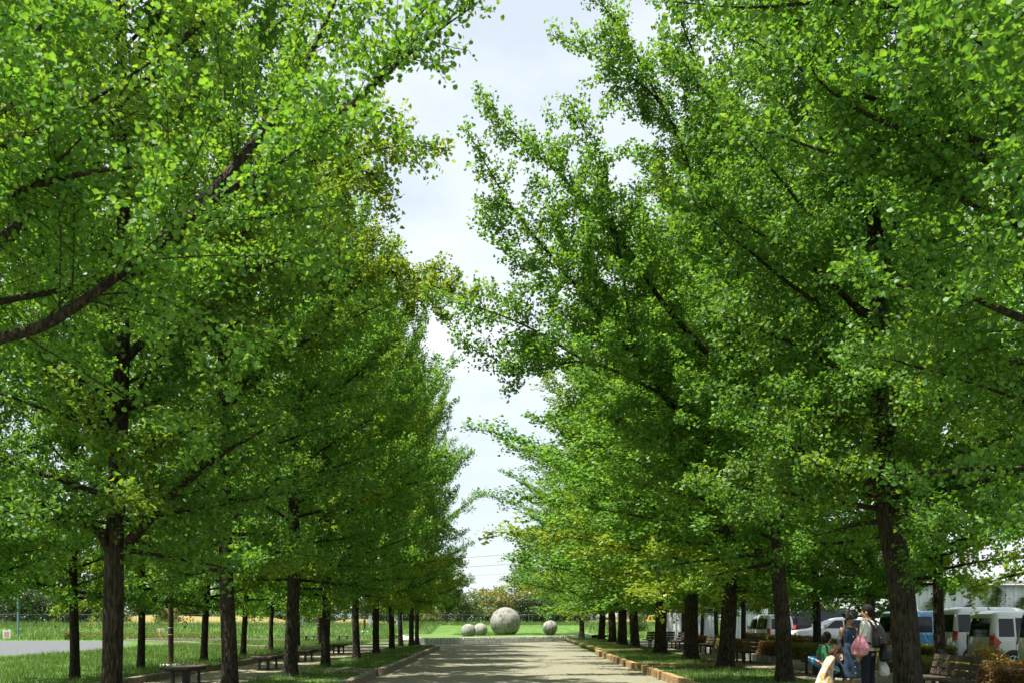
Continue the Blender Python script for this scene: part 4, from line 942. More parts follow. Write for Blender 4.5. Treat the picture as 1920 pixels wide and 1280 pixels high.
def car(name, label, prof, body, loc, rz, wins, wheels, wr=.27, group='parked vehicles', tall_tail=True, plate=M_PLATE, seams=(), dark_roof=False, arrow=False):
    t = thing(name, label, 'car' if name == 'parked_car' else 'van', loc, rz, group)
    Z = [p[0] for p in prof]
    xr = lambda z: float(np.interp(z, Z, [p[1] for p in prof])); xf = lambda z: float(np.interp(z, Z, [p[2] for p in prof])); hw = lambda z: float(np.interp(z, Z, [p[3] for p in prof]))
    rings = []
    for z, a, b_, w in prof:
        r = min(.17, w * .4); ring = []
        for cx, cy, a0 in ((b_ - r, w - r, 0), (a + r, w - r, 90), (a + r, -w + r, 180), (b_ - r, -w + r, 270)):
            for k in range(5):
                q = math.radians(a0 + 22.5 * k); ring.append((cx + r * math.cos(q), cy + r * math.sin(q), z))
        rings.append(ring)
    bo = MB().loft(rings).obj('body', body, t, True, 32)
    belt = wins[0][2]; top = max(w[3] for w in wins)
    def side_patch(nm, x0, x1, z0, z1, mat, off=.006, par=t, sl0=0.0, sl1=0.0, sides=(-1, 1)):
        for s in sides:
            m = MB(); n = 5; vs = []
            for i in range(n + 1):
                z = z0 + (z1 - z0) * i / n; f = i / n; y = hw(z) + off
                vs += [(x0 + sl0 * f, s * y, z), (x1 + sl1 * f, s * y, z), (x0 + sl0 * f, s * (y - .012), z), (x1 + sl1 * f, s * (y - .012), z)]
            fs = []
            for i in range(n):
                a = 4 * i; fs += [(a, a + 1, a + 5, a + 4), (a, a + 2, a + 6, a + 4), (a + 1, a + 3, a + 7, a + 5)]
            fs += [(0, 1, 3, 2), (4 * n, 4 * n + 1, 4 * n + 3, 4 * n + 2)]
            m.add(vs, fs).obj(nm, mat, par)
    for x0, x1, z0, z1, s0, s1 in wins: side_patch('side_window', x0, x1, z0, z1, M_GLASS, .007, t, s0, s1)
    for x in seams: side_patch('door_seam', x - .007, x + .007, .34, belt - .03, M_TRIM, .004)
    for x0, x1 in [(s_ - .22, s_ - .07) for s_ in seams]: side_patch('door_handle', x0, x1, belt - .16, belt - .125, body, .03)
    side_patch('sill_line', prof[0][1] + .25, prof[0][2] - .3, .40, .415, M_TRIM, .004)
    def end_patch(nm, rear, y0, y1, z0, z1, mat, off=.008, tap=0.0):
        m = MB(); n = 5; vs = []; g = -1 if rear else 1
        for i in range(n + 1):
            z = z0 + (z1 - z0) * i / n; x = (xr(z) if rear else xf(z)) + g * off; f = i / n
            vs += [(x, y0 + tap * f, z), (x, y1 - tap * f, z), (x - g * .02, y0 + tap * f, z), (x - g * .02, y1 - tap * f, z)]
        fs = []
        for i in range(n):
            a = 4 * i; fs += [(a, a + 1, a + 5, a + 4), (a, a + 2, a + 6, a + 4), (a + 1, a + 3, a + 7, a + 5)]
        fs += [(0, 1, 3, 2), (4 * n, 4 * n + 1, 4 * n + 3, 4 * n + 2)]
        return m.add(vs, fs).obj(nm, mat, t)
    W = prof[3][3]
    end_patch('rear_window', True, -W + .2, W - .2, belt, top - .01, M_GLASS, tap=.04)
    end_patch('windscreen', False, -W + .16, W - .16, belt + .08, top, M_GLASS, tap=.06)
    end_patch('number_plate', True, -.17, .17, belt - .34, belt - .17, plate, .012)
    end_patch('rear_bumper', True, -W + .08, W - .08, .26, .46, body, .035)
    end_patch('bumper_trim', True, -W + .12, W - .12, .24, .29, M_TRIM, .045)
    end_patch('front_grille', False, -.34, .34, .48, .66, M_TRIM, .01)
    for s in (-1, 1):
        z0, z1 = (belt - .26, belt + .04) if tall_tail else (belt - .18, belt + .0)
        rings = []
        for z in np.linspace(z0, z1, 6):
            y = hw(z); x = xr(z)
            rings.append([(x - .012, s * (y - .15), z), (x - .012, s * (y - .09), z), (x + .02, s * (y - .015), z), (x + .05, s * (y + .004), z), (x + .08, s * (y + .006), z), (x + .08, s * (y - .05), z)])
        MB().loft(rings).obj('tail_lamp', M_TAIL, t)
        if arrow:
            y = hw(belt - .15) + .01
            MB().add([(.04, s * y, belt + .12), (.05, s * y, belt - .40), (.14, s * y, belt - .32), (.27, s * y, belt - .16), (.10, s * y, belt + .0), (.04, s * (y - .02), belt + .12), (.05, s * (y - .02), belt - .40), (.14, s * (y - .02), belt - .32), (.27, s * (y - .02), belt - .16), (.10, s * (y - .02), belt + .0)],
                     [(0, 1, 2, 3, 4), (0, 1, 6, 5), (1, 2, 7, 6), (2, 3, 8, 7), (3, 4, 9, 8), (4, 0, 5, 9)]).obj('side_lamp', M_TAIL, t)
        rings = []
        for z in np.linspace(.62, .82, 4):
            y = hw(z); x = xf(z)
            rings.append([(x + .01, s * (y - .38), z), (x + .01, s * (y - .16), z), (x - .03, s * (y - .03), z), (x - .14, s * (y + .006), z), (x - .2, s * (y - .05), z)])
        MB().loft(rings).obj('head_lamp', M_HEAD, t)
        mx = wins[-1][1] + wins[-1][5] * .0 - .05; y = hw(belt)
        MB().box(mx - .05, mx + .06, min(s * y, s * (y + .17)), max(s * y, s * (y + .17)), belt + .02, belt + .17, .025).obj('door_mirror', body if not dark_roof else M_TRIM, t)
        for x in wheels:
            m = MB(); y0 = hw(.5); n = 24
            ring = [(x + (wr + .075) * math.cos(q), s * (y0 + .004), max(.2, wr + (wr + .075) * math.sin(q))) for q in np.linspace(0, 2 * math.pi, n, endpoint=False)]
            ring2 = [(a, s * (y0 - .02), c) for a, _, c in ring]
            m.loft([ring2, ring]).obj('wheel_arch', M_TRIM, t)
            wh = link('wheel', None, t, (x, s * (y0 - .075), wr)); 
            a = np.linspace(0, 2 * math.pi, 24, endpoint=False)
            m = MB(); m.loft([[(rr * math.cos(q), s * yy, rr * math.sin(q)) for q in a] for rr, yy in ((wr * .66, -.05), (wr * .95, -.06), (wr, -.02), (wr, .06), (wr * .95, .095), (wr * .68, .098), (wr * .64, .06))], cap=False); m.obj('tyre', M_TYRE, wh, True, 40)
            m = MB(); m.loft([[(rr * math.cos(q), s * yy, rr * math.sin(q)) for q in a] for rr, yy in ((wr * .66, .088), (wr * .6, .094), (wr * .56, .05))], cap=False)
            m.loft([[(rr * math.cos(q), s * yy, rr * math.sin(q)) for q in a] for rr, yy in ((wr * .15, .05), (wr * .13, .09))])
            for k in range(5):
                q = k * 2 * math.pi / 5; c_, s_ = math.cos(q), math.sin(q)
                m.add([(wr * (.1 * c_ - .07 * s_), s * .085, wr * (.1 * s_ + .07 * c_)), (wr * (.1 * c_ + .07 * s_), s * .085, wr * (.1 * s_ - .07 * c_)), (wr * (.6 * c_ + .05 * s_), s * .088, wr * (.6 * s_ - .05 * c_)), (wr * (.6 * c_ - .05 * s_), s * .088, wr * (.6 * s_ + .05 * c_)),
                       (wr * (.1 * c_ - .07 * s_), s * .06, wr * (.1 * s_ + .07 * c_)), (wr * (.1 * c_ + .07 * s_), s * .06, wr * (.1 * s_ - .07 * c_)), (wr * (.6 * c_ + .05 * s_), s * .06, wr * (.6 * s_ - .05 * c_)), (wr * (.6 * c_ - .05 * s_), s * .06, wr * (.6 * s_ + .05 * c_))],
                      [(0, 1, 2, 3), (0, 1, 5, 4), (1, 2, 6, 5), (2, 3, 7, 6), (3, 0, 4, 7)])
            m.obj('rim', M_RIM, wh)
    return t
VW = [(.14, .55, 1.08, 1.66, .02, 0), (.80, 1.62, 1.06, 1.66, -.06, 0), (1.68, 2.72, 1.08, 1.62, 0, -.40)]
WW = [(.20, .66, .99, 1.52, .03, 0), (.72, 1.52, .98, 1.54, 0, 0), (1.58, 2.54, .99, 1.50, 0, -.38)]
SW = [(.62, 1.08, 1.10, 1.42, .22, .06), (1.14, 1.98, 1.08, 1.47, .06, 0), (2.04, 2.92, 1.08, 1.45, 0, -.55)]
BW = [(.18, 1.2, 1.16, 1.76, .03, 0), (1.28, 2.3, 1.15, 1.78, 0, 0), (2.38, 3.5, 1.16, 1.74, 0, -.45)]
kk = dict(wheels=(.62, 2.75))
car('parked_van', 'white boxy van parked with its side to the path, behind the trunk', VAN, P_WHITE, (14.75, 30.6, 0), .02, VW, seams=(.72, 1.65, 2.62), **kk)
car('parked_van', 'light blue small van parked behind the leaning ginkgo trunk', WAGON[:1] + [(z * 1.04, a, b_, w) for z, a, b_, w in WAGON[1:]], P_BLUE, (14.3, 34.4, 0), .0, [(a, b_, c * 1.04, d * 1.04, e, f) for a, b_, c, d, e, f in WW], seams=(.70, 1.55), **kk)
car('parked_car', 'small white wagon with arrow-shaped red tail lamp', WAGON, P_WHITE, (14.05, 27.0, 0), .03, WW, seams=(.70, 1.55), arrow=True, **kk)
car('parked_car', 'off white wagon with dark rear window cut by the frame edge', [(z * 1.05, a, b_, w) for z, a, b_, w in WAGON], P_CREAM, (12.95, 22.6, 0), -.2, [(a, b_, c * 1.05, d * 1.05, e, f) for a, b_, c, d, e, f in WW], seams=(.70, 1.55), plate=M_PLATEW, tall_tail=False, **kk)
car('parked_car', 'white hatchback seen side on behind the woman and man', SUV, P_WHITE, (17.7, 43.0, 0), math.pi, SW, (.78, 3.42), .33, seams=(1.1, 2.0), tall_tail=False)
car('parked_van', 'large black van parked behind the white hatchback', BIG, P_BLACK, (15.6, 50, 0), 0, BW, (.9, 3.6), .33, seams=(1.25, 2.35))
car('parked_car', 'white small car with its rear toward us, half hidden by a trunk', WAGON, P_WHITE, (14.1, 46.5, 0), math.pi / 2 + .1, WW, seams=(.70, 1.55), **kk)
car('parked_car', 'silver car parked far off past the fence', SUV, P_SILVER, (9.6, 101, 1.15), math.pi, SW, (.78, 3.42), .33, seams=(1.1, 2.0), tall_tail=False, group='cars far past the lawn')
car('parked_van', 'dark blue van parked far off past the fence', BIG, P_NAVY, (7.5, 105, 1.15), 0, BW, (.9, 3.6), .33, seams=(1.25, 2.35), group='cars far past the lawn')
car('parked_car', 'white car parked far off beside the silver one', SUV, P_WHITE, (14.3, 101.5, 1.15), math.pi, SW, (.78, 3.42), .33, seams=(1.1, 2.0), tall_tail=False, group='cars far past the lawn')

# ------------------------------------------------------------------ people
SKIN = surf('skin', (.42, .24, .16), (.47, .28, .19), .55, 20, spec=.3); HAIRK = surf('black_hair', (.008, .007, .007), (.02, .016, .014), .75, 40, stretch=(6, 6, 1), spec=.15); HAIRB = surf('brown_hair', (.045, .02, .012), (.09, .045, .025), .75, 40, stretch=(6, 6, 1), spec=.15)
C_WHITE = surf('white_cotton', (.72, .71, .69), (.79, .78, .76), .9, 9, 4, .4, 14); C_BLACK = surf('black_cloth', (.010, .010, .012), (.02, .02, .022), .85, 9, 4, .4, 14); C_DENIM = surf('denim', (.014, .030, .055), (.026, .048, .08), .9, 14, 5, .4, 18); C_GREEN = surf('green_cotton', (.03, .14, .06), (.045, .18, .08), .9, 9, 4, .4, 14)
C_NAVY = surf('navy_cloth', (.008, .010, .022), (.014, .017, .032), .9, 9, 4, .3, 14); C_PINK = surf('pink_cloth', (.55, .20, .28), (.66, .29, .37), .8, 6, 4, .6, 9); C_NYLON = surf('black_nylon', (.008, .008, .010), (.016, .016, .018), .5, 9, 4, .4, 10); C_BAG = surf('white_plastic', (.62, .64, .64), (.75, .76, .76), .4, 6, 5, .8, 9)
C_STRAW = surf('black_hat', (.006, .006, .006), (.014, .013, .012), .8, 20); C_SHOE = surf('shoe', (.03, .03, .03), (.06, .06, .06), .7); C_EYE = surf('eye', (.01, .008, .007), None, .2); C_LIP = surf('lip', (.34, .11, .09), None, .5); C_CREAM = surf('cream_cloth', (.42, .39, .33), (.5, .47, .4), .9, 8); C_RED = surf('red_strap', (.55, .06, .03), (.6, .09, .04), .6)
def floral():
    m, n, l = new_mat('floral_print'); out = n.new('ShaderNodeOutputMaterial'); p = n.new('ShaderNodeBsdfPrincipled'); l.new(p.outputs['BSDF'], out.inputs['Surface']); p.inputs['Roughness'].default_value = .9
    tc = n.new('ShaderNodeTexCoord'); v = n.new('ShaderNodeTexVoronoi'); v.inputs['Scale'].default_value = 13; l.new(tc.outputs['Object'], v.inputs['Vector'])
    r = n.new('ShaderNodeValToRGB'); r.color_ramp.interpolation = 'CONSTANT'
    r.color_ramp.elements[0].color = (.42, .13, .01, 1); r.color_ramp.elements[1].position = .24; r.color_ramp.elements[1].color = (.5, .26, .015, 1)
    e = r.color_ramp.elements.new(.46); e.color = (.40, .42, .39, 1); l.new(v.outputs['Distance'], r.inputs['Fac'])
    v2 = n.new('ShaderNodeTexVoronoi'); v2.inputs['Scale'].default_value = 24; l.new(tc.outputs['Object'], v2.inputs['Vector'])
    lt = n.new('ShaderNodeMath'); lt.operation = 'LESS_THAN'; lt.inputs[1].default_value = .22; l.new(v2.outputs['Distance'], lt.inputs[0])
    mx = n.new('ShaderNodeMix'); mx.data_type = 'RGBA'; mx.inputs['B'].default_value = (.25, .38, .36, 1); l.new(lt.outputs['Value'], mx.inputs['Factor']); l.new(r.outputs['Color'], mx.inputs['A']); l.new(mx.outputs['Result'], p.inputs['Base Color'])
    return m
C_FLORAL = floral()
def ring_print():
    m, n, l = new_mat('swim_ring_print'); out = n.new('ShaderNodeOutputMaterial'); p = n.new('ShaderNodeBsdfPrincipled'); l.new(p.outputs['BSDF'], out.inputs['Surface']); p.inputs['Roughness'].default_value = .4
    tc = n.new('ShaderNodeTexCoord'); v = n.new('ShaderNodeTexVoronoi'); v.inputs['Scale'].default_value = 9; l.new(tc.outputs['Object'], v.inputs['Vector'])
    r = n.new('ShaderNodeValToRGB'); r.color_ramp.interpolation = 'CONSTANT'; r.color_ramp.elements[0].color = (.008, .05, .28, 1); r.color_ramp.elements[1].position = .62; r.color_ramp.elements[1].color = (.01, .15, .30, 1)
    e = r.color_ramp.elements.new(.92); e.color = (.45, .34, .05, 1); e = r.color_ramp.elements.new(.96); e.color = (.35, .05, .06, 1)
    sp = n.new('ShaderNodeSeparateColor'); l.new(v.outputs['Color'], sp.inputs['Color']); l.new(sp.outputs['Red'], r.inputs['Fac']); l.new(r.outputs['Color'], p.inputs['Base Color'])
    return m
C_RING = ring_print()

class Body:
    """solids fused into one continuous skin by a voxel remesh"""
    def __init__(s): s.m = MB()
    def cap(s, a, b, ra, rb, n=12, fl=None):
        a, b = np.array(a, float), np.array(b, float); d = nrm(b - a); P, R = [], []
        for q in np.linspace(-90, -20, 4): P.append(a + d * ra * math.sin(math.radians(q))); R.append(max(.001, ra * math.cos(math.radians(q))))
        for f in np.linspace(0, 1, 4): P.append(a + (b - a) * f); R.append(ra + (rb - ra) * f)
        for q in np.linspace(20, 90, 4): P.append(b + d * rb * math.sin(math.radians(q))); R.append(max(.001, rb * math.cos(math.radians(q))))
        V, F = tube_arrays(np.array(P), np.array(R), n)
        if fl is not None:
            c = np.array(P).repeat(n, 0); V = c + (V - c) * np.array(fl)
        o = len(s.m.v); s.m.add(V, F.tolist()); k = len(P) - 1
        s.m.f.append(tuple(o + i for i in range(n))); s.m.f.append(tuple(o + k * n + i for i in range(n))); return s
    def chain(s, pts, rad, **k):
        for i in range(len(pts) - 1): s.cap(pts[i], pts[i + 1], rad[i], rad[i + 1], **k)
        return s
    def loft(s, rings, n=20, rot=0.0):
        """rings: (cx, cy, z, rx, ry)"""
        R = []
        for cx, cy, z, rx, ry in rings: R.append([(cx + rx * math.cos(q) * (1 if abs(math.cos(q)) < 2 else 1), cy + ry * math.sin(q), z) for q in np.linspace(0, 2 * math.pi, n, endpoint=False)])
        s.m.loft(R); return s
    def ball(s, c, r, sx=1, sy=1, sz=1):
        bm = bmesh.new(); bmesh.ops.create_uvsphere(bm, u_segments=16, v_segments=10, radius=r)
        bm.verts.index_update(); s.m.add([(c[0] + v.co.x * sx, c[1] + v.co.y * sy, c[2] + v.co.z * sz) for v in bm.verts], [[v.index for v in f.verts] for f in bm.faces]); bm.free(); return s
    def obj(s, name, mat, parent, vox=.008, smooth=2, loc=None):
        me = s.m.mesh(name + '_raw', mat); o = bpy.data.objects.new(name + '_raw', me); COL.objects.link(o)
        md = o.modifiers.new('r', 'REMESH'); md.mode = 'VOXEL'; md.voxel_size = vox; md.use_smooth_shade = True
        if smooth: sm = o.modifiers.new('s', 'SMOOTH'); sm.iterations = smooth; sm.factor = .5
        dg = bpy.context.evaluated_depsgraph_get(); ev = o.evaluated_get(dg)
        m2 = bpy.data.meshes.new_from_object(ev); m2.name = name
        bpy.data.objects.remove(o); bpy.data.meshes.remove(me)
        m2.materials.clear(); m2.materials.append(mat)
        m2.polygons.foreach_set('use_smooth', np.ones(len(m2.polygons), dtype=bool))
        return link(name, m2, parent, loc)

def hand(B, w, d, side, s=1.0, curl=.5):
    """palm, four fingers and a thumb growing from wrist w along d"""
    d = nrm(np.array(d, float)); w = np.array(w, float); sd = nrm(np.array(side, float)); pn = np.cross(d, sd)
    B.cap(w, w + d * .075 * s, .024 * s, .030 * s)
    for k, (o, L) in enumerate(((-.030, .062), (-.010, .072), (.011, .068), (.031, .052))):
        a = w + d * .085 * s + sd * o * s; b = a + d * L * .55 * s + pn * curl * .015 * s; c = b + (d * (1 - curl * .6) + pn * curl) * L * .5 * s
        B.chain([w + d * .06 * s + sd * o * s * .8, a, b, c], [.0115 * s, .0105 * s, .0095 * s, .0075 * s], n=8)
    a = w + d * .03 * s - sd * .026 * s
    B.chain([a, a - sd * .03 * s + d * .03 * s, a - sd * .035 * s + d * .065 * s + pn * .012 * s], [.013 * s, .0115 * s, .009 * s], n=8)

def head(B, c, yaw, pitch, s=1.0):
    """head with nose, ears, chin; returns the matrix of the head frame (x right, y forward, z up)"""
    R = Matrix.Translation(c) @ Matrix.Rotation(yaw, 4, 'Z') @ Matrix.Rotation(pitch, 4, 'X') @ Matrix.Scale(s, 4)
    b = Body()
    b.ball((0, -.012, .02), .098, .80, .98, 1.08); b.ball((0, .022, -.045), .072, .82, .95, 1.05); b.cap((0, .052, -.088), (0, .03, -.06), .03, .045)
    b.cap((0, .094, -.002), (0, .108, -.032), .009, .015); b.ball((0, .088, -.064), .02, 1.2, .6, .5)
    for x in (-1, 1): b.ball((x * .080, -.008, -.015), .026, .38, .8, 1.2); b.ball((x * .034, .076, -.03), .03, 1, .5, 1); b.ball((x * .03, .080, .02), .016, 1.5, .5, .5)
    for v in b.m.v: pass
    B.m.add([R @ Vector(v) for v in b.m.v], b.m.f)
    return R
def face(R, body):
    for x in (-1, 1):
        m = Body(); m.ball((0, 0, 0), .006, 1.3, .6, .8); mm = MB(); mm.add([R @ (Vector(v) + Vector((x * .031, .083, .001))) for v in m.m.v], m.m.f); mm.obj('eye', C_EYE, body, True)
    m = Body(); m.ball((0, 0, 0), .02, 1.1, .35, .3); mm = MB(); mm.add([R @ (Vector(v) + Vector((0, .098, -.064))) for v in m.m.v], m.m.f); mm.obj('mouth', C_LIP, body, True)
def hairpiece(R, solids, mat, parent, vox=.008):
    b = Body(); solids(b); B = Body(); B.m.add([R @ Vector(v) for v in b.m.v], b.m.f); return B.obj('hair', mat, parent, vox, 1)

# man, back three-quarters to the camera, facing away to the left
man = thing('person', 'adult in white T-shirt and dark trousers standing with his back turned', 'person', (6.78, 17.0, .012), math.radians(42))
B = Body()
B.loft([(0, 0, .80, .135, .10), (0, -.005, .92, .168, .115), (0, 0, 1.05, .145, .10), (0, .01, 1.22, .172, .112), (0, 0, 1.36, .192, .10), (0, -.01, 1.43, .13, .075), (0, -.01, 1.47, .06, .055)])
B.cap((0, -.005, 1.44), (0, .01, 1.54), .056, .052)
for s in (-1, 1):
    B.chain([(s * .09, 0, .88), (s * .10, .01, .48), (s * .10, -.01, .09)], [.092, .060, .040]); B.cap((s * .10, -.03, .045), (s * .115, .17, .035), .042, .035, fl=(1, 1, .85))
B.chain([(-.185, -.005, 1.385), (-.235, -.02, 1.10), (-.225, .07, .86)], [.056, .043, .030]); hand(B, (-.225, .075, .85), (0, .12, -1), (0, 1, .1), 1.05)
B.chain([(.185, -.005, 1.385), (.245, -.04, 1.10), (.26, .02, .86)], [.056, .043, .030]); hand(B, (.26, .02, .85), (.05, .05, -1), (0, 1, 0), 1.05, .9)
R = head(B, (0, .03, 1.625), math.radians(16), math.radians(-4), 1.0)
body = B.obj('body', SKIN, man, .010); face(R, body)
hairpiece(R, lambda b: (b.ball((0, -.022, .035), .107, .84, 1.0, 1.06), b.ball((0, -.06, -.03), .075, .98, .7, 1.1), b.ball((0, .05, .085), .05, 1.2, .8, .6)), HAIRK, man)
b = Body(); b.loft([(0, 0, .90, .185, .135), (0, 0, 1.05, .165, .122), (0, .01, 1.22, .19, .13), (0, 0, 1.36, .205, .116), (0, -.01, 1.43, .15, .088), (0, -.01, 1.465, .078, .07)])
for s in (-1, 1): b.chain([(s * .17, -.005, 1.39), (s * .222, -.015, 1.19)], [.074, .07])
b.obj('shirt', C_WHITE, man, .011)
b = Body(); b.loft([(0, 0, .86, .17, .125), (0, -.005, .94, .178, .125), (0, 0, 1.0, .165, .118)])
for s in (-1, 1): b.chain([(s * .088, 0, .88), (s * .10, .01, .48), (s * .10, -.01, .10)], [.105, .082, .068])
b.obj('trousers', C_NAVY, man, .012)
for s in (-1, 1): b = Body(); b.cap((s * .10, -.04, .045), (s * .118, .18, .04), .05, .045, fl=(1, 1, .85)); b.obj('shoe', C_SHOE, man, .009)
MB().tube([(-.228, .06, .895), (-.228, .068, .87)], .036, 12).obj('watch', C_BLACK, man)
def local(t, x, y, z): return t.matrix_basis @ Vector((x, y, z))
bp = thing('backpack', 'black backpack on the back of the adult in white', 'backpack', man.location, man.rotation_euler[2])
b = Body(); b.loft([(0, -.17, .96, .13, .06), (0, -.20, 1.0, .155, .095), (0, -.20, 1.18, .15, .10), (0, -.185, 1.32, .125, .08), (0, -.165, 1.385, .07, .04)]); b.obj('pack', C_NYLON, bp, .01)
b = Body(); b.loft([(0, -.275, 1.0, .10, .03), (0, -.29, 1.04, .115, .045), (0, -.285, 1.14, .11, .04), (0, -.27, 1.18, .08, .02)]); b.obj('pocket', C_NYLON, bp, .009)
for s in (-1, 1): MB().tube(spline([(s * .085, -.13, 1.36), (s * .10, -.06, 1.455), (s * .11, .05, 1.45), (s * .125, .125, 1.30), (s * .15, .09, 1.12), (s * .13, -.11, 1.03)], 5), .021, 8).obj('strap', C_NYLON, bp, True)
pk = thing('drawstring_bag', 'pink drawstring bag hanging at the side of the adult in white', 'bag', man.location, man.rotation_euler[2])
b = Body(); b.loft([(-.30, .02, .80, .04, .07), (-.315, .01, .84, .072, .155), (-.315, .0, .96, .08, .18), (-.305, .0, 1.08, .06, .13), (-.30, .0, 1.16, .03, .06), (-.30, 0, 1.20, .018, .03)]); b.obj('sack', C_PINK, pk, .01)
MB().tube(spline([(-.30, 0, 1.18), (-.27, -.05, 1.32), (-.17, -.06, 1.47), (-.12, .06, 1.44)], 5), .008, 6).obj('cord', C_CREAM, pk)
sb2 = thing('shoulder_bag', 'bulky black bag at the hip of the adult in white', 'bag', man.location, man.rotation_euler[2])
b = Body(); b.loft([(.16, -.26, .70, .13, .09), (.18, -.28, .74, .19, .13), (.18, -.28, .90, .19, .13), (.17, -.27, 1.0, .14, .09)]); b.obj('sack', C_NYLON, sb2, .01)
MB().tube(spline([(.02, -.27, .98), (.04, -.31, 1.16), (.12, -.16, 1.40), (.16, -.02, 1.46), (.17, .10, 1.36)], 5), .016, 6).obj('strap', C_NYLON, sb2)
pb = thing('plastic_bag', 'white plastic carrier bag hanging below the black bag', 'bag', man.location, man.rotation_euler[2])
b = Body(); b.loft([(.30, -.17, .42, .06, .05), (.30, -.17, .45, .115, .085), (.30, -.16, .56, .12, .09), (.29, -.13, .68, .075, .06), (.28, -.08, .78, .02, .02)]); b.ball((.24, -.18, .50), .06); b.ball((.37, -.15, .55), .055); b.obj('sack', C_BAG, pb, .009)
MB().tube(spline([(.28, -.08, .76), (.27, -.02, .80), (.262, .03, .76)], 4), .008, 6).obj('handle', C_BAG, pb)

# woman in a hat and denim dress, turned toward the camera and the man
wo = thing('person', 'adult in a black hat and long denim dress facing the others', 'person', (6.84, 18.15, .012), math.radians(200))
B = Body()
B.loft([(0, 0, .80, .14, .10), (0, -.005, .90, .165, .115), (0, 0, 1.02, .122, .09), (0, .015, 1.16, .142, .108), (0, 0, 1.27, .165, .09), (0, -.01, 1.335, .11, .065), (0, -.01, 1.365, .05, .046)])
B.cap((0, -.005, 1.34), (0, .01, 1.42), .045, .043)
for s in (-1, 1):
    B.chain([(s * .08, 0, .84), (s * .09, .01, .45), (s * .09, -.01, .08)], [.085, .055, .034]); B.cap((s * .09, -.025, .04), (s * .10, .15, .03), .036, .030, fl=(1, 1, .85))
B.chain([(-.155, -.005, 1.29), (-.20, -.02, 1.03), (-.16, .12, .86)], [.044, .034, .025]); hand(B, (-.16, .125, .855), (.2, .6, -.5), (.8, .1, .3), .92)
B.chain([(.155, -.005, 1.29), (.205, -.03, 1.03), (.21, .05, .81)], [.044, .034, .025]); hand(B, (.21, .05, .80), (.02, .15, -1), (0, 1, 0), .92)
R = head(B, (0, .035, 1.505), math.radians(-20), math.radians(-22), .94)
body = B.obj('body', SKIN, wo, .010); face(R, body)
hairpiece(R, lambda b: (b.ball((0, -.02, .03), .106, .84, 1.0, 1.04), b.cap((0, -.085, .0), (0, -.11, -.12), .06, .035)), HAIRK, wo)
b = Body(); b.loft([(0, -.01, .035, .172, .172), (0, -.01, .062, .16, .16), (0, -.012, .12, .125, .13), (0, -.015, .155, .07, .08)]); bb = Body(); bb.m.add([R @ Vector(v) for v in b.m.v], b.m.f); bb.obj('hat', C_STRAW, wo, .008)
b = Body(); b.loft([(0, 0, .32, .27, .22), (0, 0, .36, .268, .218), (0, 0, .80, .20, .15), (0, -.005, .90, .182, .132), (0, 0, 1.02, .138, .105), (0, .015, 1.16, .156, .122), (0, 0, 1.27, .168, .104), (0, -.008, 1.325, .12, .078)]); b.obj('dress', C_DENIM, wo, .012)
for i in range(7): z = .42 + .12 * i; MB().tube([(0, .14 + .07 * max(0, .9 - z) / .5, z), (0, .155 + .07 * max(0, .9 - z) / .5, z)], .011, 8).obj('button', C_CREAM, wo)
b = Body(); b.chain([(.205, -.03, 1.06), (.21, .04, .84)], [.046, .04]); b.obj('arm_cover', C_BLACK, wo, .009)
for s in (-1, 1): b = Body(); b.cap((s * .09, -.03, .04), (s * .102, .16, .036), .043, .038, fl=(1, 1, .85)); b.obj('shoe', C_SHOE, wo, .009)
tb = thing('shoulder_bag', 'cream cloth bag on a red strap worn by the adult in denim', 'bag', wo.location, wo.rotation_euler[2])
b = Body(); b.loft([(-.26, .02, .62, .03, .12), (-.265, .02, .65, .05, .15), (-.26, .02, .86, .045, .145), (-.255, .02, .90, .03, .13)]); b.obj('sack', C_CREAM, tb, .009)
MB().tube(spline([(-.25, -.08, .88), (-.22, -.10, 1.10), (-.12, -.07, 1.335), (-.11, .07, 1.30), (-.20, .12, 1.06), (-.25, .10, .88)], 5), .014, 6).obj('strap', C_RED, tb)

# boy in green, back to the camera
boy = thing('person', 'child in green T-shirt and dark shorts, back to the camera', 'person', (6.36, 18.0, .012), math.radians(-22), None, (.97, .97, .97))
B = Body(); q = .72
B.loft([(0, 0, .52, .10, .075), (0, 0, .62, .118, .09), (0, .005, .74, .112, .085), (0, .005, .88, .132, .085), (0, 0, .96, .14, .075), (0, -.005, 1.005, .08, .055), (0, -.005, 1.03, .042, .04)])
B.cap((0, 0, 1.0), (0, .008, 1.07), .040, .038)
for s in (-1, 1):
    B.chain([(s * .065, 0, .56), (s * .07, .01, .31), (s * .07, 0, .06)], [.066, .044, .030]); B.cap((s * .07, -.02, .03), (s * .08, .11, .025), .03, .026, fl=(1, 1, .85))
B.chain([(.13, 0, .965), (.175, -.01, .78), (.20, .11, .66)], [.038, .030, .022]); hand(B, (.20, .115, .655), (.1, .8, -.4), (.7, .1, .2), .72)
B.chain([(-.13, 0, .965), (-.185, -.01, .78), (-.20, .10, .66)], [.038, .030, .022]); hand(B, (-.20, .105, .655), (-.1, .5, -.8), (0, 1, 0), .72)
R = head(B, (0, .02, 1.145), math.radians(-25), math.radians(-6), .92)
body = B.obj('body', SKIN, boy, .009); face(R, body)
hairpiece(R, lambda b: (b.ball((0, -.02, .038), .112, .86, 1.0, 1.04), b.ball((0, -.06, -.03), .08, 1.0, .7, 1.05), b.ball((0, .05, .08), .055, 1.25, .8, .7)), HAIRK, boy)
b = Body(); b.loft([(0, 0, .56, .142, .115), (0, .005, .74, .132, .105), (0, .005, .88, .148, .102), (0, 0, .965, .148, .09), (0, -.005, 1.02, .06, .056)])
for s in (-1, 1): b.chain([(s * .12, 0, .97), (s * .165, -.005, .83)], [.054, .055])
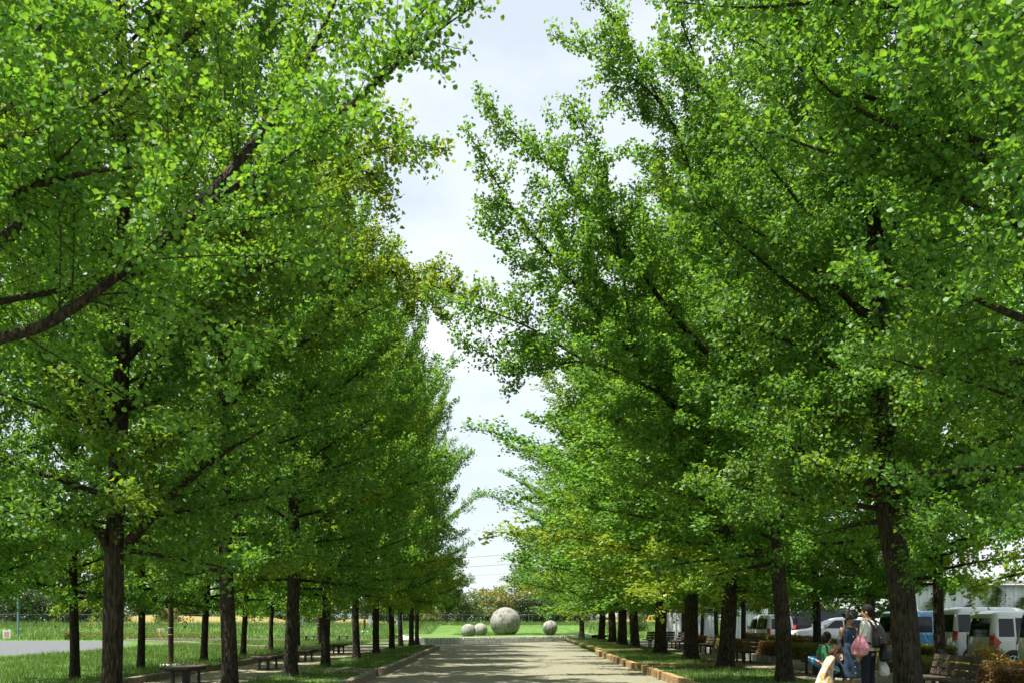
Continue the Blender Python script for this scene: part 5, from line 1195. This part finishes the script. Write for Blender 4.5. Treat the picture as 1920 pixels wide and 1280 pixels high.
b.obj('shirt', C_GREEN, boy, .009)
b = Body(); b.loft([(0, 0, .50, .128, .10), (0, 0, .58, .13, .102), (0, 0, .62, .12, .09)])
for s in (-1, 1): b.chain([(s * .066, 0, .55), (s * .075, .01, .34)], [.08, .085])
b.obj('shorts', C_BLACK, boy, .009)
for s in (-1, 1): b = Body(); b.cap((s * .07, -.03, .03), (s * .082, .12, .028), .037, .033, fl=(1, 1, .85)); b.obj('shoe', C_SHOE, boy, .009)
rg = thing('swim_ring', 'blue patterned inflatable swim ring around the child in green', 'swim ring', (6.28, 17.95, .60), 0)
m = MB(); n1, n2 = 32, 14; rings = []
for i in range(n1):
    a = 2 * math.pi * i / n1; rings.append([((.245 + .075 * math.cos(c)) * math.cos(a), (.245 + .075 * math.cos(c)) * math.sin(a), .075 * math.sin(c)) for c in np.linspace(0, 2 * math.pi, n2, endpoint=False)])
m.loft(rings + [rings[0]], cap=False); o = m.obj('tube', C_RING, rg, True); rg.rotation_euler = (math.radians(10), math.radians(22), 0)
MB().tube([(-.315, .0, .02), (-.34, 0, .03)], .012, 8).obj('valve', C_BAG, rg)
MB().tube(spline([(-.31, -.05, .03), (-.26, -.20, .04), (-.1, -.31, .03), (.1, -.31, .02), (.26, -.2, .02)], 5), .010, 6).obj('grab_cord', surf('yellow_cord', (.65, .48, .03), None, .5), rg)

# girl in a flowered sundress, leaning forward to the right
gi = thing('person', 'small child with brown hair in a sleeveless yellow flowered sundress', 'person', (5.86, 16.6, .012), math.radians(-80))
B = Body()
B.loft([(0, -.02, .42, .085, .07), (0, -.02, .50, .10, .08), (0, .02, .62, .092, .075), (0, .06, .72, .10, .07), (0, .085, .775, .105, .06), (0, .10, .805, .05, .04)])
B.cap((0, .09, .80), (0, .14, .85), .034, .032)
for s in (-1, 1):
    B.chain([(s * .05, -.02, .46), (s * .055, 0, .25), (s * .055, -.01, .05)], [.056, .038, .026]); B.cap((s * .055, -.02, .025), (s * .06, .09, .02), .026, .022, fl=(1, 1, .85))
B.chain([(.10, .08, .775), (.14, -.03, .65), (.125, -.10, .50)], [.030, .024, .018]); hand(B, (.125, -.10, .495), (0, -.1, -1), (0, 1, 0), .6)
B.chain([(-.10, .08, .775), (-.14, .0, .64), (-.13, .06, .50)], [.030, .024, .018]); hand(B, (-.13, .065, .495), (0, .2, -1), (0, 1, 0), .6)
R = head(B, (0, .185, .90), math.radians(-8), math.radians(-38), .82)
body = B.obj('body', SKIN, gi, .0085); face(R, body)
hairpiece(R, lambda b: (b.ball((0, -.022, .035), .112, .88, 1.0, 1.04), b.ball((0, -.06, -.05), .088, 1.02, .75, 1.1), b.cap((-.07, -.01, 0), (-.075, .0, -.10), .035, .028), b.cap((.07, -.01, 0), (.075, .0, -.10), .035, .028)), HAIRB, gi)
b = Body(); b.loft([(0, -.06, .16, .20, .20), (0, -.06, .20, .198, .198), (0, -.03, .45, .142, .13), (0, .02, .62, .115, .10), (0, .06, .72, .114, .09), (0, .08, .77, .088, .07)]); b.obj('dress', C_FLORAL, gi, .011)
MB().tube([(-.07, .04, .77), (-.06, .10, .815), (.06, .10, .815), (.07, .04, .77)], .008, 6).obj('strap', C_FLORAL, gi)
for s in (-1, 1): b = Body(); b.cap((s * .055, -.025, .026), (s * .062, .10, .024), .031, .028, fl=(1, 1, .85)); b.obj('shoe', C_RED, gi, .009)
